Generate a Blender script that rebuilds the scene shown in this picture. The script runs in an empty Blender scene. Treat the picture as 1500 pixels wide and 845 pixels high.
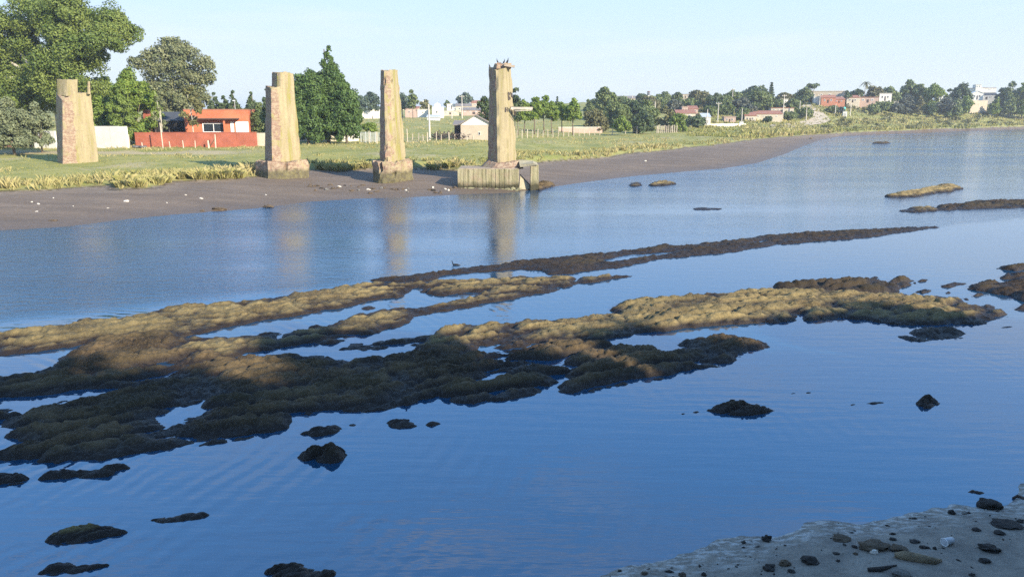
import bpy, bmesh, math, random
import numpy as np
from mathutils import Vector, Matrix

random.seed(7)
rng = np.random.default_rng(11)
S = bpy.context.scene
COL = S.collection
R = math.radians

# ------------------------------------------------------------------ camera
F = 1100.0                  # focal length in photo pixels (photo 1500 x 845)
CAM_H = 6.0
PITCH = math.atan((422.5 - 165.0) / F)
cam_d = bpy.data.cameras.new('camera')
cam_d.sensor_width = 36.0
cam_d.lens = 36.0 * F / 1500.0
cam_d.clip_start = 0.1
cam_d.clip_end = 9000
cam = bpy.data.objects.new('camera', cam_d)
cam.location = (0, 0, CAM_H)
cam.rotation_euler = (math.pi / 2 - PITCH, 0, 0)
COL.objects.link(cam)
S.camera = cam

# ------------------------------------------------------------------ light
SUN_EL = R(25.0)
SUN_AZ = (0.74, -0.67)      # horizontal direction towards the sun (behind the camera, to the right)
_l = math.hypot(*SUN_AZ)
SUN_DIR = Vector((SUN_AZ[0] / _l * math.cos(SUN_EL), SUN_AZ[1] / _l * math.cos(SUN_EL), math.sin(SUN_EL)))
w = bpy.data.worlds.new("World")
S.world = w
w.use_nodes = True
nt = w.node_tree
nt.nodes.clear()
wo = nt.nodes.new('ShaderNodeOutputWorld')
bg = nt.nodes.new('ShaderNodeBackground')
sky = nt.nodes.new('ShaderNodeTexSky')
sky.sky_type = 'NISHITA'
sky.sun_disc = False
sky.sun_elevation = SUN_EL
sky.sun_rotation = math.atan2(SUN_AZ[0], SUN_AZ[1])
sky.air_density = 1.0
sky.dust_density = 0.0
sky.ozone_density = 2.0
bg.inputs['Strength'].default_value = 0.15
# thin high cirrus streaks over the whole sky
tc = nt.nodes.new('ShaderNodeTexCoord')
mp = nt.nodes.new('ShaderNodeMapping'); mp.inputs['Scale'].default_value = (1.2, 1.2, 9.0)
mp.inputs['Rotation'].default_value = (0.12, 0.25, 0.4)
ns = nt.nodes.new('ShaderNodeTexNoise'); ns.inputs['Scale'].default_value = 2.2; ns.inputs['Detail'].default_value = 7; ns.inputs['Roughness'].default_value = 0.55
rp = nt.nodes.new('ShaderNodeMapRange'); rp.inputs['From Min'].default_value = 0.50; rp.inputs['From Max'].default_value = 0.78
rp.inputs['To Max'].default_value = 0.6
mx = nt.nodes.new('ShaderNodeMix'); mx.data_type = 'RGBA'
nt.links.new(tc.outputs['Generated'], mp.inputs['Vector'])
nt.links.new(mp.outputs[0], ns.inputs['Vector'])
nt.links.new(ns.outputs['Fac'], rp.inputs['Value'])
# pale veil of haze low over the horizon, all round
sx = nt.nodes.new('ShaderNodeSeparateXYZ'); nt.links.new(tc.outputs['Generated'], sx.inputs[0])
vl = nt.nodes.new('ShaderNodeMapRange'); vl.interpolation_type = 'SMOOTHERSTEP'
vl.inputs['From Min'].default_value = -0.02; vl.inputs['From Max'].default_value = 1.25
vl.inputs['To Min'].default_value = 0.97; vl.inputs['To Max'].default_value = 0.0
nt.links.new(sx.outputs[2], vl.inputs['Value'])
mm = nt.nodes.new('ShaderNodeMath'); mm.operation = 'MAXIMUM'
mm.inputs[0].default_value = 0.0; nt.links.new(vl.outputs[0], mm.inputs[1])
nt.links.new(mm.outputs[0], mx.inputs['Factor'])
nt.links.new(sky.outputs[0], mx.inputs['A'])
vc = nt.nodes.new('ShaderNodeMix'); vc.data_type = 'RGBA'
vr = nt.nodes.new('ShaderNodeMapRange'); vr.inputs['From Min'].default_value = 0.03; vr.inputs['From Max'].default_value = 0.42
nt.links.new(sx.outputs[2], vr.inputs['Value']); nt.links.new(vr.outputs[0], vc.inputs['Factor'])
vc.inputs['A'].default_value = (2.62, 2.92, 3.1, 1); vc.inputs['B'].default_value = (0.85, 2.65, 6.0, 1)
nt.links.new(vc.outputs['Result'], mx.inputs['B'])
ci = nt.nodes.new('ShaderNodeMix'); ci.data_type = 'RGBA'
nt.links.new(rp.outputs[0], ci.inputs['Factor']); nt.links.new(mx.outputs['Result'], ci.inputs['A']); ci.inputs['B'].default_value = (3.05, 3.25, 3.4, 1)
nt.links.new(ci.outputs['Result'], bg.inputs['Color'])
nt.links.new(bg.outputs[0], wo.inputs['Surface'])
sl = bpy.data.lights.new('sun', 'SUN')
sl.energy = 5.0
sl.angle = R(0.5)
sl.color = (1.0, 0.90, 0.74)
so = bpy.data.objects.new('sun', sl)
so.rotation_euler = SUN_DIR.to_track_quat('Z', 'Y').to_euler()
so.location = (60, -60, 60)
COL.objects.link(so)
S.view_settings.view_transform = 'Standard'
S.view_settings.look = 'None'
S.view_settings.exposure = 1.08
S.view_settings.gamma = 1.0
S.cycles.sample_clamp_indirect = 2.5
S.cycles.use_denoising = False     # keep the fine grain of crust, water and leaves

# ------------------------------------------------------------------ pixel geometry
CT, ST = math.cos(PITCH), math.sin(PITCH)
def pdir(px, py):
    a = (px - 750.0) / F; b = (422.5 - py) / F
    return (a, CT + b * ST, -ST + b * CT)
def at(px, py, z=0.0):          # where the line of sight meets the level z
    d = pdir(px, py); t = (z - CAM_H) / d[2]
    return (d[0] * t, d[1] * t, z)
def ptD(px, py, D):             # the point of the line of sight at depth D
    d = pdir(px, py); t = D / d[1]
    return (d[0] * t, D, CAM_H + d[2] * t)
def pxm(D):                     # metres per photo pixel at depth D
    return D / F

# ------------------------------------------------------------------ helpers
def new_mesh(name, verts, faces, mat=None, parent=None, smooth=False):
    me = bpy.data.meshes.new(name)
    me.from_pydata([tuple(v) for v in verts], [], [tuple(f) for f in faces])
    return link(name, me, mat, parent, smooth)
def np_mesh(name, V, Q, mat=None, parent=None, smooth=False, attrs=None, uv=None):
    """V (n,3), Q (m,k) faces of k corners each"""
    me = bpy.data.meshes.new(name)
    V = np.asarray(V, dtype=np.float32); Q = np.asarray(Q, dtype=np.int32)
    m, k = Q.shape
    me.vertices.add(len(V)); me.vertices.foreach_set('co', V.ravel())
    me.loops.add(m * k); me.loops.foreach_set('vertex_index', Q.ravel())
    me.polygons.add(m)
    me.polygons.foreach_set('loop_start', np.arange(0, m * k, k, dtype=np.int32))
    me.polygons.foreach_set('loop_total', np.full(m, k, dtype=np.int32))
    if smooth: me.polygons.foreach_set('use_smooth', np.ones(m, dtype=bool))
    me.update(calc_edges=True)
    for an, av in (attrs or {}).items():
        at_ = me.attributes.new(an, 'FLOAT', 'POINT')
        at_.data.foreach_set('value', np.asarray(av, dtype=np.float32))
    if uv is not None:
        l = me.uv_layers.new(name='UVMap')
        l.data.foreach_set('uv', np.asarray(uv, dtype=np.float32)[Q.ravel()].ravel())
    return link(name, me, mat, parent, False)
def link(name, me, mat=None, parent=None, smooth=False):
    if smooth:
        for p in me.polygons: p.use_smooth = True
    if mat: me.materials.append(mat)
    o = bpy.data.objects.new(name, me)
    COL.objects.link(o)
    if parent: o.parent = parent
    return o
def tag(o, label=None, cat=None, group=None, kind=None):
    if label: o['label'] = label
    if cat: o['category'] = cat
    if group: o['group'] = group
    if kind: o['kind'] = kind
    return o
def empty(name, loc, label, cat, group=None, rz=0.0):
    o = bpy.data.objects.new(name, None)
    o.location = loc; o.rotation_euler = (0, 0, rz); o.empty_display_size = 0.3
    COL.objects.link(o)
    return tag(o, label, cat, group)
class MB:
    def __init__(s): s.v = []; s.f = []
    def add(s, vs, fs):
        n = len(s.v); s.v += [tuple(v) for v in vs]; s.f += [tuple(i + n for i in f) for f in fs]; return s
    def box(s, c, d, rz=0.0, tilt=None):
        hx, hy, hz = d[0] / 2, d[1] / 2, d[2] / 2
        M = Matrix.Rotation(rz, 3, 'Z')
        if tilt: M = M @ Matrix.Rotation(tilt[0], 3, 'X') @ Matrix.Rotation(tilt[1], 3, 'Y')
        vs = []
        for x, y, z in ((-1,-1,-1),(1,-1,-1),(1,1,-1),(-1,1,-1),(-1,-1,1),(1,-1,1),(1,1,1),(-1,1,1)):
            p = M @ Vector((x * hx, y * hy, z * hz)); vs.append((p.x + c[0], p.y + c[1], p.z + c[2]))
        return s.add(vs, ((0,3,2,1),(4,5,6,7),(0,1,5,4),(1,2,6,5),(2,3,7,6),(3,0,4,7)))
    def tube(s, pts, rad, n=7, cap=True):
        pts = [Vector(p) for p in pts]
        rad = rad if isinstance(rad, (list, tuple)) else [rad] * len(pts)
        vs = []; fs = []
        for i, p in enumerate(pts):
            t = (pts[min(i + 1, len(pts) - 1)] - pts[max(i - 1, 0)]).normalized()
            a = t.orthogonal().normalized() if abs(t.z) > 0.9 else t.cross(Vector((0, 0, 1))).normalized()
            b = t.cross(a)
            for k in range(n):
                th = 2 * math.pi * k / n
                q = p + (a * math.cos(th) + b * math.sin(th)) * rad[i]; vs.append(q)
        for i in range(len(pts) - 1):
            for k in range(n):
                fs.append((i * n + k, i * n + (k + 1) % n, (i + 1) * n + (k + 1) % n, (i + 1) * n + k))
        if cap: fs.append(tuple(range(n - 1, -1, -1))); fs.append(tuple((len(pts) - 1) * n + k for k in range(n)))
        return s.add(vs, fs)
    def build(s, name, mat, parent=None, smooth=False):
        return new_mesh(name, s.v, s.f, mat, parent, smooth)

# value noise / cell noise in numpy
def _h(ix, iy, k=0):
    n = (ix.astype(np.int64) * 374761393 + iy.astype(np.int64) * 668265263 + k * 974634777) & 0x7fffffff
    n = ((n ^ (n >> 13)) * 1274126177) & 0x7fffffff
    n = n ^ (n >> 16)
    return (n & 0xffff) / 65535.0
def vnoise(x, y, k=0):
    x = np.asarray(x, float); y = np.asarray(y, float)
    ix = np.floor(x); iy = np.floor(y); fx = x - ix; fy = y - iy
    fx = fx * fx * (3 - 2 * fx); fy = fy * fy * (3 - 2 * fy)
    a = _h(ix, iy, k); b = _h(ix + 1, iy, k); c = _h(ix, iy + 1, k); d = _h(ix + 1, iy + 1, k)
    return (a * (1 - fx) + b * fx) * (1 - fy) + (c * (1 - fx) + d * fx) * fy
def fbm(x, y, k=0, oct=4):
    s = 0; a = 0.5; t = 0
    for i in range(oct):
        s = s + a * vnoise(x * 2 ** i, y * 2 ** i, k + i); t += a; a *= 0.5
    return s / t
def cells(x, y, k=0):           # F1 and F2 distance, id
    ix = np.floor(x); iy = np.floor(y)
    f1 = np.full(x.shape, 9.0); f2 = f1.copy(); cid = np.zeros(x.shape)
    for dx in (-1, 0, 1):
        for dy in (-1, 0, 1):
            cx = ix + dx; cy = iy + dy
            px = cx + 0.15 + 0.7 * _h(cx, cy, k); py = cy + 0.15 + 0.7 * _h(cx, cy, k + 1)
            d = np.hypot(x - px, y - py); near = d < f1
            f2 = np.where(near, f1, np.minimum(f2, d)); cid = np.where(near, _h(cx, cy, k + 2), cid); f1 = np.where(near, d, f1)
    return f1, f2, cid
def seg_dist(X, Y, P, closed=False):
    P = np.asarray(P, float)[:, :2]
    Q = np.roll(P, -1, 0) if closed else P[1:]
    A = P if closed else P[:-1]
    best = np.full(X.shape, 1e9)
    for a, b in zip(A, Q):
        d = b - a; L = (d * d).sum() + 1e-12
        t = np.clip(((X - a[0]) * d[0] + (Y - a[1]) * d[1]) / L, 0, 1)
        best = np.minimum(best, np.hypot(X - a[0] - t * d[0], Y - a[1] - t * d[1]))
    return best
def inside(X, Y, P):
    P = np.asarray(P, float)[:, :2]; r = np.zeros(X.shape, bool)
    for a, b in zip(P, np.roll(P, -1, 0)):
        if a[1] == b[1]: continue
        c = ((a[1] > Y) != (b[1] > Y)) & (X < (b[0] - a[0]) * (Y - a[1]) / (b[1] - a[1]) + a[0])
        r ^= c
    return r

# ------------------------------------------------------------------ materials
class NT:
    def __init__(s, name):
        s.m = bpy.data.materials.new(name); s.m.use_nodes = True
        s.t = s.m.node_tree; s.t.nodes.clear()
        s.out = s.t.nodes.new('ShaderNodeOutputMaterial')
    def n(s, typ, ins=None, **kw):
        nd = s.t.nodes.new('ShaderNode' + typ)
        for k, v in kw.items(): setattr(nd, k, v)
        for k, v in (ins or {}).items():
            sk = nd.inputs[k]
            if hasattr(v, 'bl_rna') and v.bl_rna.identifier.startswith('NodeSocket') : s.t.links.new(v, sk)
            else: sk.default_value = v
        return nd
    def attr(s, name): return s.n('Attribute', attribute_name=name).outputs['Fac']
    def pos(s): return s.n('NewGeometry').outputs['Position']
    def obj(s): return s.n('TexCoord').outputs['Object']
    def mapv(s, v, sc, rot=(0, 0, 0)): return s.n('Mapping', {'Vector': v, 'Scale': sc, 'Rotation': rot}).outputs[0]
    def noise(s, v, sc, det=4, rough=0.55): return s.n('TexNoise', {'Vector': v, 'Scale': sc, 'Detail': det, 'Roughness': rough}).outputs['Fac']
    def rng(s, v, a, b, c=0.0, d=1.0): return s.n('MapRange', {'Value': v, 'From Min': a, 'From Max': b, 'To Min': c, 'To Max': d}).outputs[0]
    def mix(s, f, a, b, bt='MIX'):
        nd = s.n('Mix', data_type='RGBA', blend_type=bt)
        for k, v in (('Factor', f), ('A', a), ('B', b)):
            sk = nd.inputs[k]
            if isinstance(v, (int, float)): sk.default_value = v
            elif isinstance(v, tuple): sk.default_value = v if len(v) == 4 else v + (1,)
            else: s.t.links.new(v, sk)
        return nd.outputs['Result']
    def math(s, op, a, b=0.0, c=None):
        nd = s.n('Math', operation=op)
        for i, v in enumerate((a, b) if c is None else (a, b, c)):
            if isinstance(v, (int, float)): nd.inputs[i].default_value = v
            else: s.t.links.new(v, nd.inputs[i])
        return nd.outputs[0]
    def bump(s, h, st, dist, nrm=None):
        d = {'Height': h, 'Strength': st, 'Distance': dist}
        if nrm is not None: d['Normal'] = nrm
        return s.n('Bump', d).outputs[0]
    def pbr(s, col, rough=0.9, nrm=None, spec=0.3, **kw):
        d = {'Roughness': rough, 'Specular IOR Level': spec}
        if isinstance(col, tuple): col = col if len(col) == 4 else col + (1,)
        d['Base Color'] = col
        if nrm is not None: d['Normal'] = nrm
        d.update(kw)
        b = s.n('BsdfPrincipled', d)
        s.t.links.new(b.outputs[0], s.out.inputs['Surface'])
        return s.m

def plain(name, col, rough=0.85, var=0.25, scale=1.5, bump=0.15, spec=0.3):
    t = NT(name); p = t.pos()
    n1 = t.noise(p, scale, 5); n2 = t.noise(p, scale * 9, 4)
    f = t.math('ADD', t.math('MULTIPLY', n1, 0.65), t.math('MULTIPLY', n2, 0.35))
    lo = tuple(c * (1 - var) for c in col); hi = tuple(min(1, c * (1 + var)) for c in col)
    c = t.mix(t.rng(f, 0.3, 0.7), lo, hi)
    return t.pbr(c, rough, t.bump(n2, bump, 0.05), spec)
def leafmat(name, a, b, trans=0.22):
    t = NT(name)
    c = t.mix(t.attr('tint'), a, b)
    n = t.noise(t.pos(), 0.35, 3)
    c = t.mix(t.rng(n, 0.35, 0.65, 0.0, 0.45), c, tuple(x * 0.72 for x in b))
    d = t.n('BsdfPrincipled', {'Base Color': c, 'Roughness': 0.55, 'Specular IOR Level': 0.25})
    tr = t.n('BsdfTranslucent', {'Color': c})
    m = t.n('MixShader', {0: trans, 1: d.outputs[0], 2: tr.outputs[0]})
    t.t.links.new(m.outputs[0], t.out.inputs['Surface'])
    return t.m

# ------------------------------------------------------------------ terrain
SHORE = [(-2600, -90), (-600, -50), (-150, 18), (-62, 31)] + [at(x, y)[:2] for x, y in (
    (0,338),(100,332),(180,322),(250,315),(330,309),(380,305),(450,296),(530,291),(600,289),(680,285),(740,283),(790,277),(850,268),(930,258),(1000,252),(1060,247),
    (1110,239),(1150,226),(1175,215),(1200,206),(1230,200),(1300,196.5),(1400,192.5),(1500,189.5))] + [(300, 325), (800, 420), (2600, 520)]
EDGE = [(-2600, -60), (-600, -20), (-160, 33), (-75, 44)] + [at(x, y, 0.8)[:2] for x, y in (
    (0,282),(60,280),(160,273),(178,278),(215,277),(240,271),(262,267),(300,265),(370,261),(420,252),(460,250),(545,249),(620,249),(690,252),(730,250),(790,238),(880,232),(960,222),(1050,213),(1110,204),
    (1190,198),(1240,194.5),(1300,192.5),(1400,189),(1500,186))] + [(310, 345), (800, 440), (2600, 540)]
_close = [(2600, 3500), (-2600, 3500)]
NEAR = [(-2600, -400), (-300, -80), (-60, -9), (-10, 5.6)] + [at(x, y)[:2] for x, y in (
    (870,846),(940,826),(1000,808),(1050,795),(1100,786),(1150,776),(1200,768),(1280,755),(1380,742),(1440,732),(1500,722))] + [(14, 13.6), (30, 18), (60, 24), (150, 52), (300, 110), (2600, 380)]
_closen = [(2600, -3500), (-2600, -3500)]
TCOLS = [-400, 300, 600, 700, 850, 1000, 1100, 1180, 1300, 1400, 1500, 1900]
TD = [40, 60, 80, 100, 130, 160, 200, 230, 260, 290, 320, 350, 400, 600, 3500]
TZ = [
 [1.0,1.1,1.4,1.9,2.4,3.0,3.8,4.5,5.2,5.8,6.4,7,8,8,8],
 [1.0,1.1,1.4,1.9,2.4,3.0,3.8,4.5,5.2,5.8,6.4,7,8,8,8],
 [1.0,1.1,1.6,2.2,2.9,3.3,3.9,4.3,4.8,6.0,7.2,8,8.6,8.6,8.6],
 [1.0,1.1,1.6,2.2,2.8,3.2,3.8,4.3,4.9,6.2,7.4,8,8.6,8.6,8.6],
 [1.0,1.0,1.2,1.3,1.5,1.9,3.8,5.6,7.6,9.2,10,10.4,10.6,10.6,10.6],
 [0.9,0.9,0.9,1.0,1.2,1.5,2.8,4.9,7.2,9.2,10.4,11,11.2,11.2,11.2],
 [0.9,0.9,0.9,0.9,0.9,1.1,1.8,4.0,7.0,9.6,11,12,12.2,12.2,12.2],
 [0.9,0.9,0.9,0.9,0.9,0.9,1.1,2.4,7.2,10.1,11,12,12.4,12.4,12.4],
 [0.9,0.9,0.9,0.9,0.9,0.9,0.9,1.0,3.4,6.6,9.8,11.6,12.4,12.4,12.4],
 [0.9,0.9,0.9,0.9,0.9,0.9,0.9,0.9,0.9,3.4,7.8,11,12.6,12.6,12.6],
 [0.9,0.9,0.9,0.9,0.9,0.9,0.9,0.9,0.9,0.9,3.6,8.6,13,13,13],
 [0.9,0.9,0.9,0.9,0.9,0.9,0.9,0.9,0.9,0.9,1.6,5,11,13,13]]
TZ = np.array(TZ)
def inland(X, Y):
    c = 750 + F * X / np.maximum(Y, 5) * 1.0
    c = np.clip(c, TCOLS[0], TCOLS[-1]); D = np.clip(Y, TD[0], TD[-1])
    ci = np.clip(np.searchsorted(TCOLS, c) - 1, 0, len(TCOLS) - 2); di = np.clip(np.searchsorted(TD, D) - 1, 0, len(TD) - 2)
    tc = np.array(TCOLS, float); td = np.array(TD, float)
    u = (c - tc[ci]) / (tc[ci + 1] - tc[ci]); v = (D - td[di]) / (td[di + 1] - td[di])
    return (TZ[ci, di] * (1 - u) + TZ[ci + 1, di] * u) * (1 - v) + (TZ[ci, di + 1] * (1 - u) + TZ[ci + 1, di + 1] * u) * v
def sm(x, a, b):
    t = np.clip((x - a) / (b - a), 0, 1); return t * t * (3 - 2 * t)
def terrain(X, Y, full=False):
    X = np.atleast_1d(np.asarray(X, float)); Y = np.atleast_1d(np.asarray(Y, float))
    ds = seg_dist(X, Y, SHORE); land = inside(X, Y, SHORE + _close)
    far = np.hypot(X, Y)
    wob = (fbm(X * 0.35, Y * 0.35, 31, 3) - 0.5) * 1.6
    dgr = seg_dist(X, Y, EDGE); gl = inside(X, Y, EDGE + _close)
    dg = np.where(gl, dgr, -dgr) + wob * np.clip(far / 60, 0, 1.4)
    t = np.clip(ds / (ds + np.maximum(-dg, 0) + 1e-6), 0, 1)
    zm = 0.85 * t ** 0.85 + (fbm(X * 0.5, Y * 0.5, 5, 3) - 0.5) * 0.12 * sm(ds, 0.3, 2)
    zi = np.maximum(inland(X, Y), 1.02) + (fbm(X * 0.22, Y * 0.22, 9, 4) - 0.5) * 0.5 * sm(dg, 0, 3)
    zg = zm + (zi - zm) * sm(dg, -0.05, 0.9)
    z = np.where(dg > 0, zg, zm)
    bed = -np.minimum(ds * 0.06, 1.4) - 0.02
    # near bank
    dn = seg_dist(X, Y, NEAR); nl = inside(X, Y, NEAR + _closen)
    sdn = np.where(nl, dn, -dn) + (fbm(X * 1.3, Y * 1.3, 8, 4) - 0.5) * 0.7 * np.exp(-dn * 0.6)
    bed = np.maximum(bed, np.interp(sdn, [-14, 0], [-1.4, 0]))
    zn = np.interp(sdn, [0, 3, 5, 7, 9.2, 12, 60], [0, 0.42, 1.2, 2.7, 4.1, 4.35, 4.6]) + (fbm(X * 0.9, Y * 0.9, 3, 4) - 0.5) * 0.16 * sm(sdn, 0.2, 1.5)
    nl = sdn > 0; dn = np.abs(sdn)
    z = np.where(land, z, bed)
    z = np.where(nl, zn, z)
    if full: return z, np.where(land, dg, -5.0), np.where(nl, dn, -dn), np.where(land, ds, -ds)
    return z
def gz(x, y): return float(terrain(x, y)[0])
def hit(px, py):                # where the line of sight of a photo pixel meets the ground
    d = pdir(px, py); D = np.exp(np.linspace(math.log(7), math.log(900), 1500))
    X = d[0] * D / d[1]; Z = CAM_H + d[2] * D / d[1]
    T = np.maximum(terrain(X, D), 0.0)
    i = int(np.argmax(Z <= T)) if (Z <= T).any() else len(D) - 1
    return (float(X[i]), float(D[i]), float(T[i]))
def onD(px, D):                 # the ground point in a photo column at depth D
    z = 1.0
    for _ in range(3):
        b = (z - CAM_H) / D     # slope of the ray
        py = 422.5 - F * math.tan(math.atan(b) + PITCH)
        x = ptD(px, py, D)[0]; z = gz(x, D)
    return (x, D, z)

def build_ground():
    th = np.concatenate([np.linspace(-180, -42, 90, endpoint=False), np.linspace(-42, 42, 760), np.linspace(42, 180, 91)[1:-1]])
    rr = np.concatenate([np.linspace(0.6, 6, 14, endpoint=False), np.exp(np.linspace(math.log(6), math.log(420), 430)), np.exp(np.linspace(math.log(440), math.log(3200), 24))])
    T, Rr = np.meshgrid(R(1) * th, rr, indexing='ij')
    X = (np.sin(T) * Rr); Y = (np.cos(T) * Rr)
    sh = X.shape
    z, dg, dn, ds = terrain(X.ravel(), Y.ravel(), True)
    V = np.stack([X.ravel(), Y.ravel(), z], 1)
    n, m = sh
    idx = np.arange(n * m).reshape(n, m)
    a = idx; b = np.roll(idx, -1, 0)
    Q = np.stack([a[:, :-1], a[:, 1:], b[:, 1:], b[:, :-1]], -1).reshape(-1, 4)
    # close the middle
    V = np.concatenate([V, [[0, 0, gz(0, 0)]]])
    att = lambda x: np.concatenate([x, x[:1]])
    grass = sm(dg, -0.15, 0.35)
    o = np_mesh('ground', V, Q, M['ground'], smooth=True, attrs={
        'grass': att(grass), 'edge': att(dg), 'nearbank': att(dn), 'wet': att(ds)})
    # centre fan as quads collapsed is not needed: a small disc of triangles
    return tag(o, kind='structure')

M = {}
def ground_mat():
    t = NT('ground'); p = t.pos()
    n1 = t.noise(p, 0.35, 6); n2 = t.noise(p, 3.0, 5); n3 = t.noise(p, 18, 4)
    # mud
    st = t.noise(t.mapv(p, (0.12, 0.7, 1), (0, 0, -0.35)), 1.0, 5, 0.6)
    mud = t.mix(t.rng(st, 0.3, 0.7), (0.105, 0.077, 0.055), (0.175, 0.13, 0.092))
    mud = t.mix(t.rng(n2, 0.55, 0.75, 0, 0.5), mud, (0.24, 0.185, 0.13))
    mud = t.mix(t.rng(t.attr('edge'), -2.2, -0.2, 0, 0.55), mud, t.mix(t.rng(n2, 0.4, 0.6), (0.30, 0.24, 0.17), (0.16, 0.12, 0.085)))
    ed = t.math('MULTIPLY', t.rng(t.attr('edge'), -0.7, -0.1), t.rng(t.attr('edge'), 0.5, 0.1))
    mud = t.mix(t.math('MULTIPLY', ed, t.rng(n2, 0.4, 0.55)), mud, (0.045, 0.032, 0.02))
    wet = t.rng(t.attr('wet'), 0.1, 3.5, 1, 0)
    mud = t.mix(t.math('MULTIPLY', wet, 0.55), mud, (0.085, 0.063, 0.045))
    # grass
    gr = t.mix(t.rng(n1, 0.36, 0.62), (0.17, 0.18, 0.036), (0.31, 0.275, 0.08))
    gr = t.mix(t.rng(n2, 0.45, 0.75, 0, 0.55), gr, (0.35, 0.30, 0.12))
    gr = t.mix(t.rng(n3, 0.35, 0.7, 0, 0.4), gr, (0.11, 0.15, 0.035))
    # a worn pale track before the walls, and bare patches
    sp = t.n('SeparateXYZ', {0: p})
    dy = t.math('ABSOLUTE', t.math('SUBTRACT', sp.outputs[1], t.math('ADD', 84.0, t.math('MULTIPLY', n1, 6.0))))
    trk = t.math('MULTIPLY', t.rng(dy, 3.2, 1.2), t.rng(sp.outputs[0], -26, -34))
    bare = t.rng(t.noise(p, 0.12, 5, 0.65), 0.56, 0.66, 0, 0.75)
    gr = t.mix(t.math('MULTIPLY', t.math('MAXIMUM', trk, bare), t.rng(n2, 0.3, 0.5, 0.55, 1)), gr, (0.36, 0.295, 0.17))
    f = t.math('MULTIPLY', t.attr('grass'), t.rng(t.math('ADD', n2, t.math('MULTIPLY', t.attr('edge'), 0.35)), 0.3, 0.55))
    col = t.mix(f, mud, gr)
    # near beach: grey sand with darker damp band, earth further up
    nb = t.attr('nearbank')
    sd = t.mix(t.rng(n2, 0.35, 0.65), (0.155, 0.138, 0.113), (0.235, 0.21, 0.17))
    sd = t.mix(t.rng(n3, 0.55, 0.72, 0, 0.55), sd, (0.085, 0.07, 0.052))
    foam = t.math('MULTIPLY', t.rng(nb, 0.0, 0.8, .8, 0), t.rng(t.noise(t.mapv(p, (1, 2.2, 1)), 5.5, 6, 0.7), 0.47, 0.60))
    sd = t.mix(foam, sd, (0.5, 0.5, 0.47))
    sd = t.mix(t.rng(nb, 5, 9), sd, (0.09, 0.10, 0.045))
    col = t.mix(t.rng(nb, -0.02, 0.0), col, sd)
    rough = t.math('ADD', t.math('MULTIPLY', wet, -0.28), 0.85)
    rough = t.math('MAXIMUM', rough, t.rng(nb, -0.1, 0.0, 0, 0.8))
    h = t.math('ADD', t.math('MULTIPLY', n2, 0.6), t.math('MULTIPLY', n3, 0.4))
    return t.pbr(col, rough, t.bump(h, 0.6, 0.12), 0.35)
M['ground'] = ground_mat()
build_ground()

# ------------------------------------------------------------------ water
def water_mat():
    t = NT('water'); p = t.pos()
    # open channel beyond the reefs is choppy, the pools between and in front of them are nearly still
    a = at(0, 470)[:2]; b = at(1420, 330)[:2]
    dx, dy = b[0] - a[0], b[1] - a[1]; L = math.hypot(dx, dy); nx, ny = -dy / L, dx / L
    sep = t.n('SeparateXYZ', {0: p})
    sd = t.math('ADD', t.math('MULTIPLY', t.math('SUBTRACT', sep.outputs[0], a[0]), nx), t.math('MULTIPLY', t.math('SUBTRACT', sep.outputs[1], a[1]), ny))
    chop = t.rng(sd, -0.6, 0.8)
    wind = t.noise(t.mapv(p, (0.028, 0.11, 1), (0, 0, -0.25)), 1.0, 4, 0.55)
    windm = t.rng(wind, 0.38, 0.62, 0.35, 1.0)
    lane = t.math('MULTIPLY', t.rng(sep.outputs[0], -14, 2, 0, 1), t.math('MULTIPLY', t.rng(sd, 40, 14, 0, 1), 1.0))
    windm = t.math('MULTIPLY', windm, t.math('SUBTRACT', 1.0, t.math('MULTIPLY', lane, 0.72)))
    # chop
    c1 = t.noise(t.mapv(p, (0.8, 2.2, 1), (0, 0, -0.3)), 1.6, 5, 0.6)
    c2 = t.noise(t.mapv(p, (1.0, 1.8, 1), (0, 0, 0.35)), 5.5, 3, 0.55)
    hc = t.math('ADD', t.math('MULTIPLY', c1, 1.0), t.math('MULTIPLY', c2, 0.28))
    hc = t.math('MULTIPLY', hc, t.math('MULTIPLY', chop, windm))
    # slow arcs of ripples in the calm water
    dist = t.noise(p, 0.22, 3)
    ctr = at(-250, 600)[:2]
    vx = t.math('SUBTRACT', sep.outputs[0], ctr[0]); vy = t.math('SUBTRACT', sep.outputs[1], ctr[1])
    rad = t.math('SQRT', t.math('ADD', t.math('MULTIPLY', vx, vx), t.math('MULTIPLY', vy, vy)))
    ph = t.math('ADD', t.math('MULTIPLY', rad, 17.0), t.math('MULTIPLY', dist, 26.0))
    rip = t.math('SINE', ph)
    amp = t.rng(t.noise(p, 0.55, 3), 0.42, 0.70)
    r2 = t.noise(t.mapv(p, (0.55, 3.0, 1), (0, 0, 0.35)), 1.3, 3, 0.5)
    fade = t.rng(rad, 4, 22, 1, 0.12)
    hr = t.math('ADD', t.math('MULTIPLY', t.math('MULTIPLY', rip, amp), t.math('MULTIPLY', fade, 0.065)), t.math('MULTIPLY', r2, 0.10))
    hr = t.math('MULTIPLY', hr, t.math('SUBTRACT', 1.0, chop))
    h = t.math('ADD', t.math('MULTIPLY', hc, 0.30), t.math('MULTIPLY', hr, 0.22))
    nrm = t.bump(h, 1.0, 0.30)
    rough = t.math('ADD', t.math('MULTIPLY', t.math('MULTIPLY', chop, windm), 0.09), 0.012)
    body = (0.004, 0.042, 0.092, 1)
    return t.pbr(body, rough, nrm, 0.75, IOR=1.9)
M['water'] = water_mat()
tag(new_mesh('river_water', [(-3100, -900, 0), (3100, -900, 0), (3100, 900, 0), (-3100, 900, 0)], [(0, 1, 2, 3)], M['water']), kind='structure')

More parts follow.
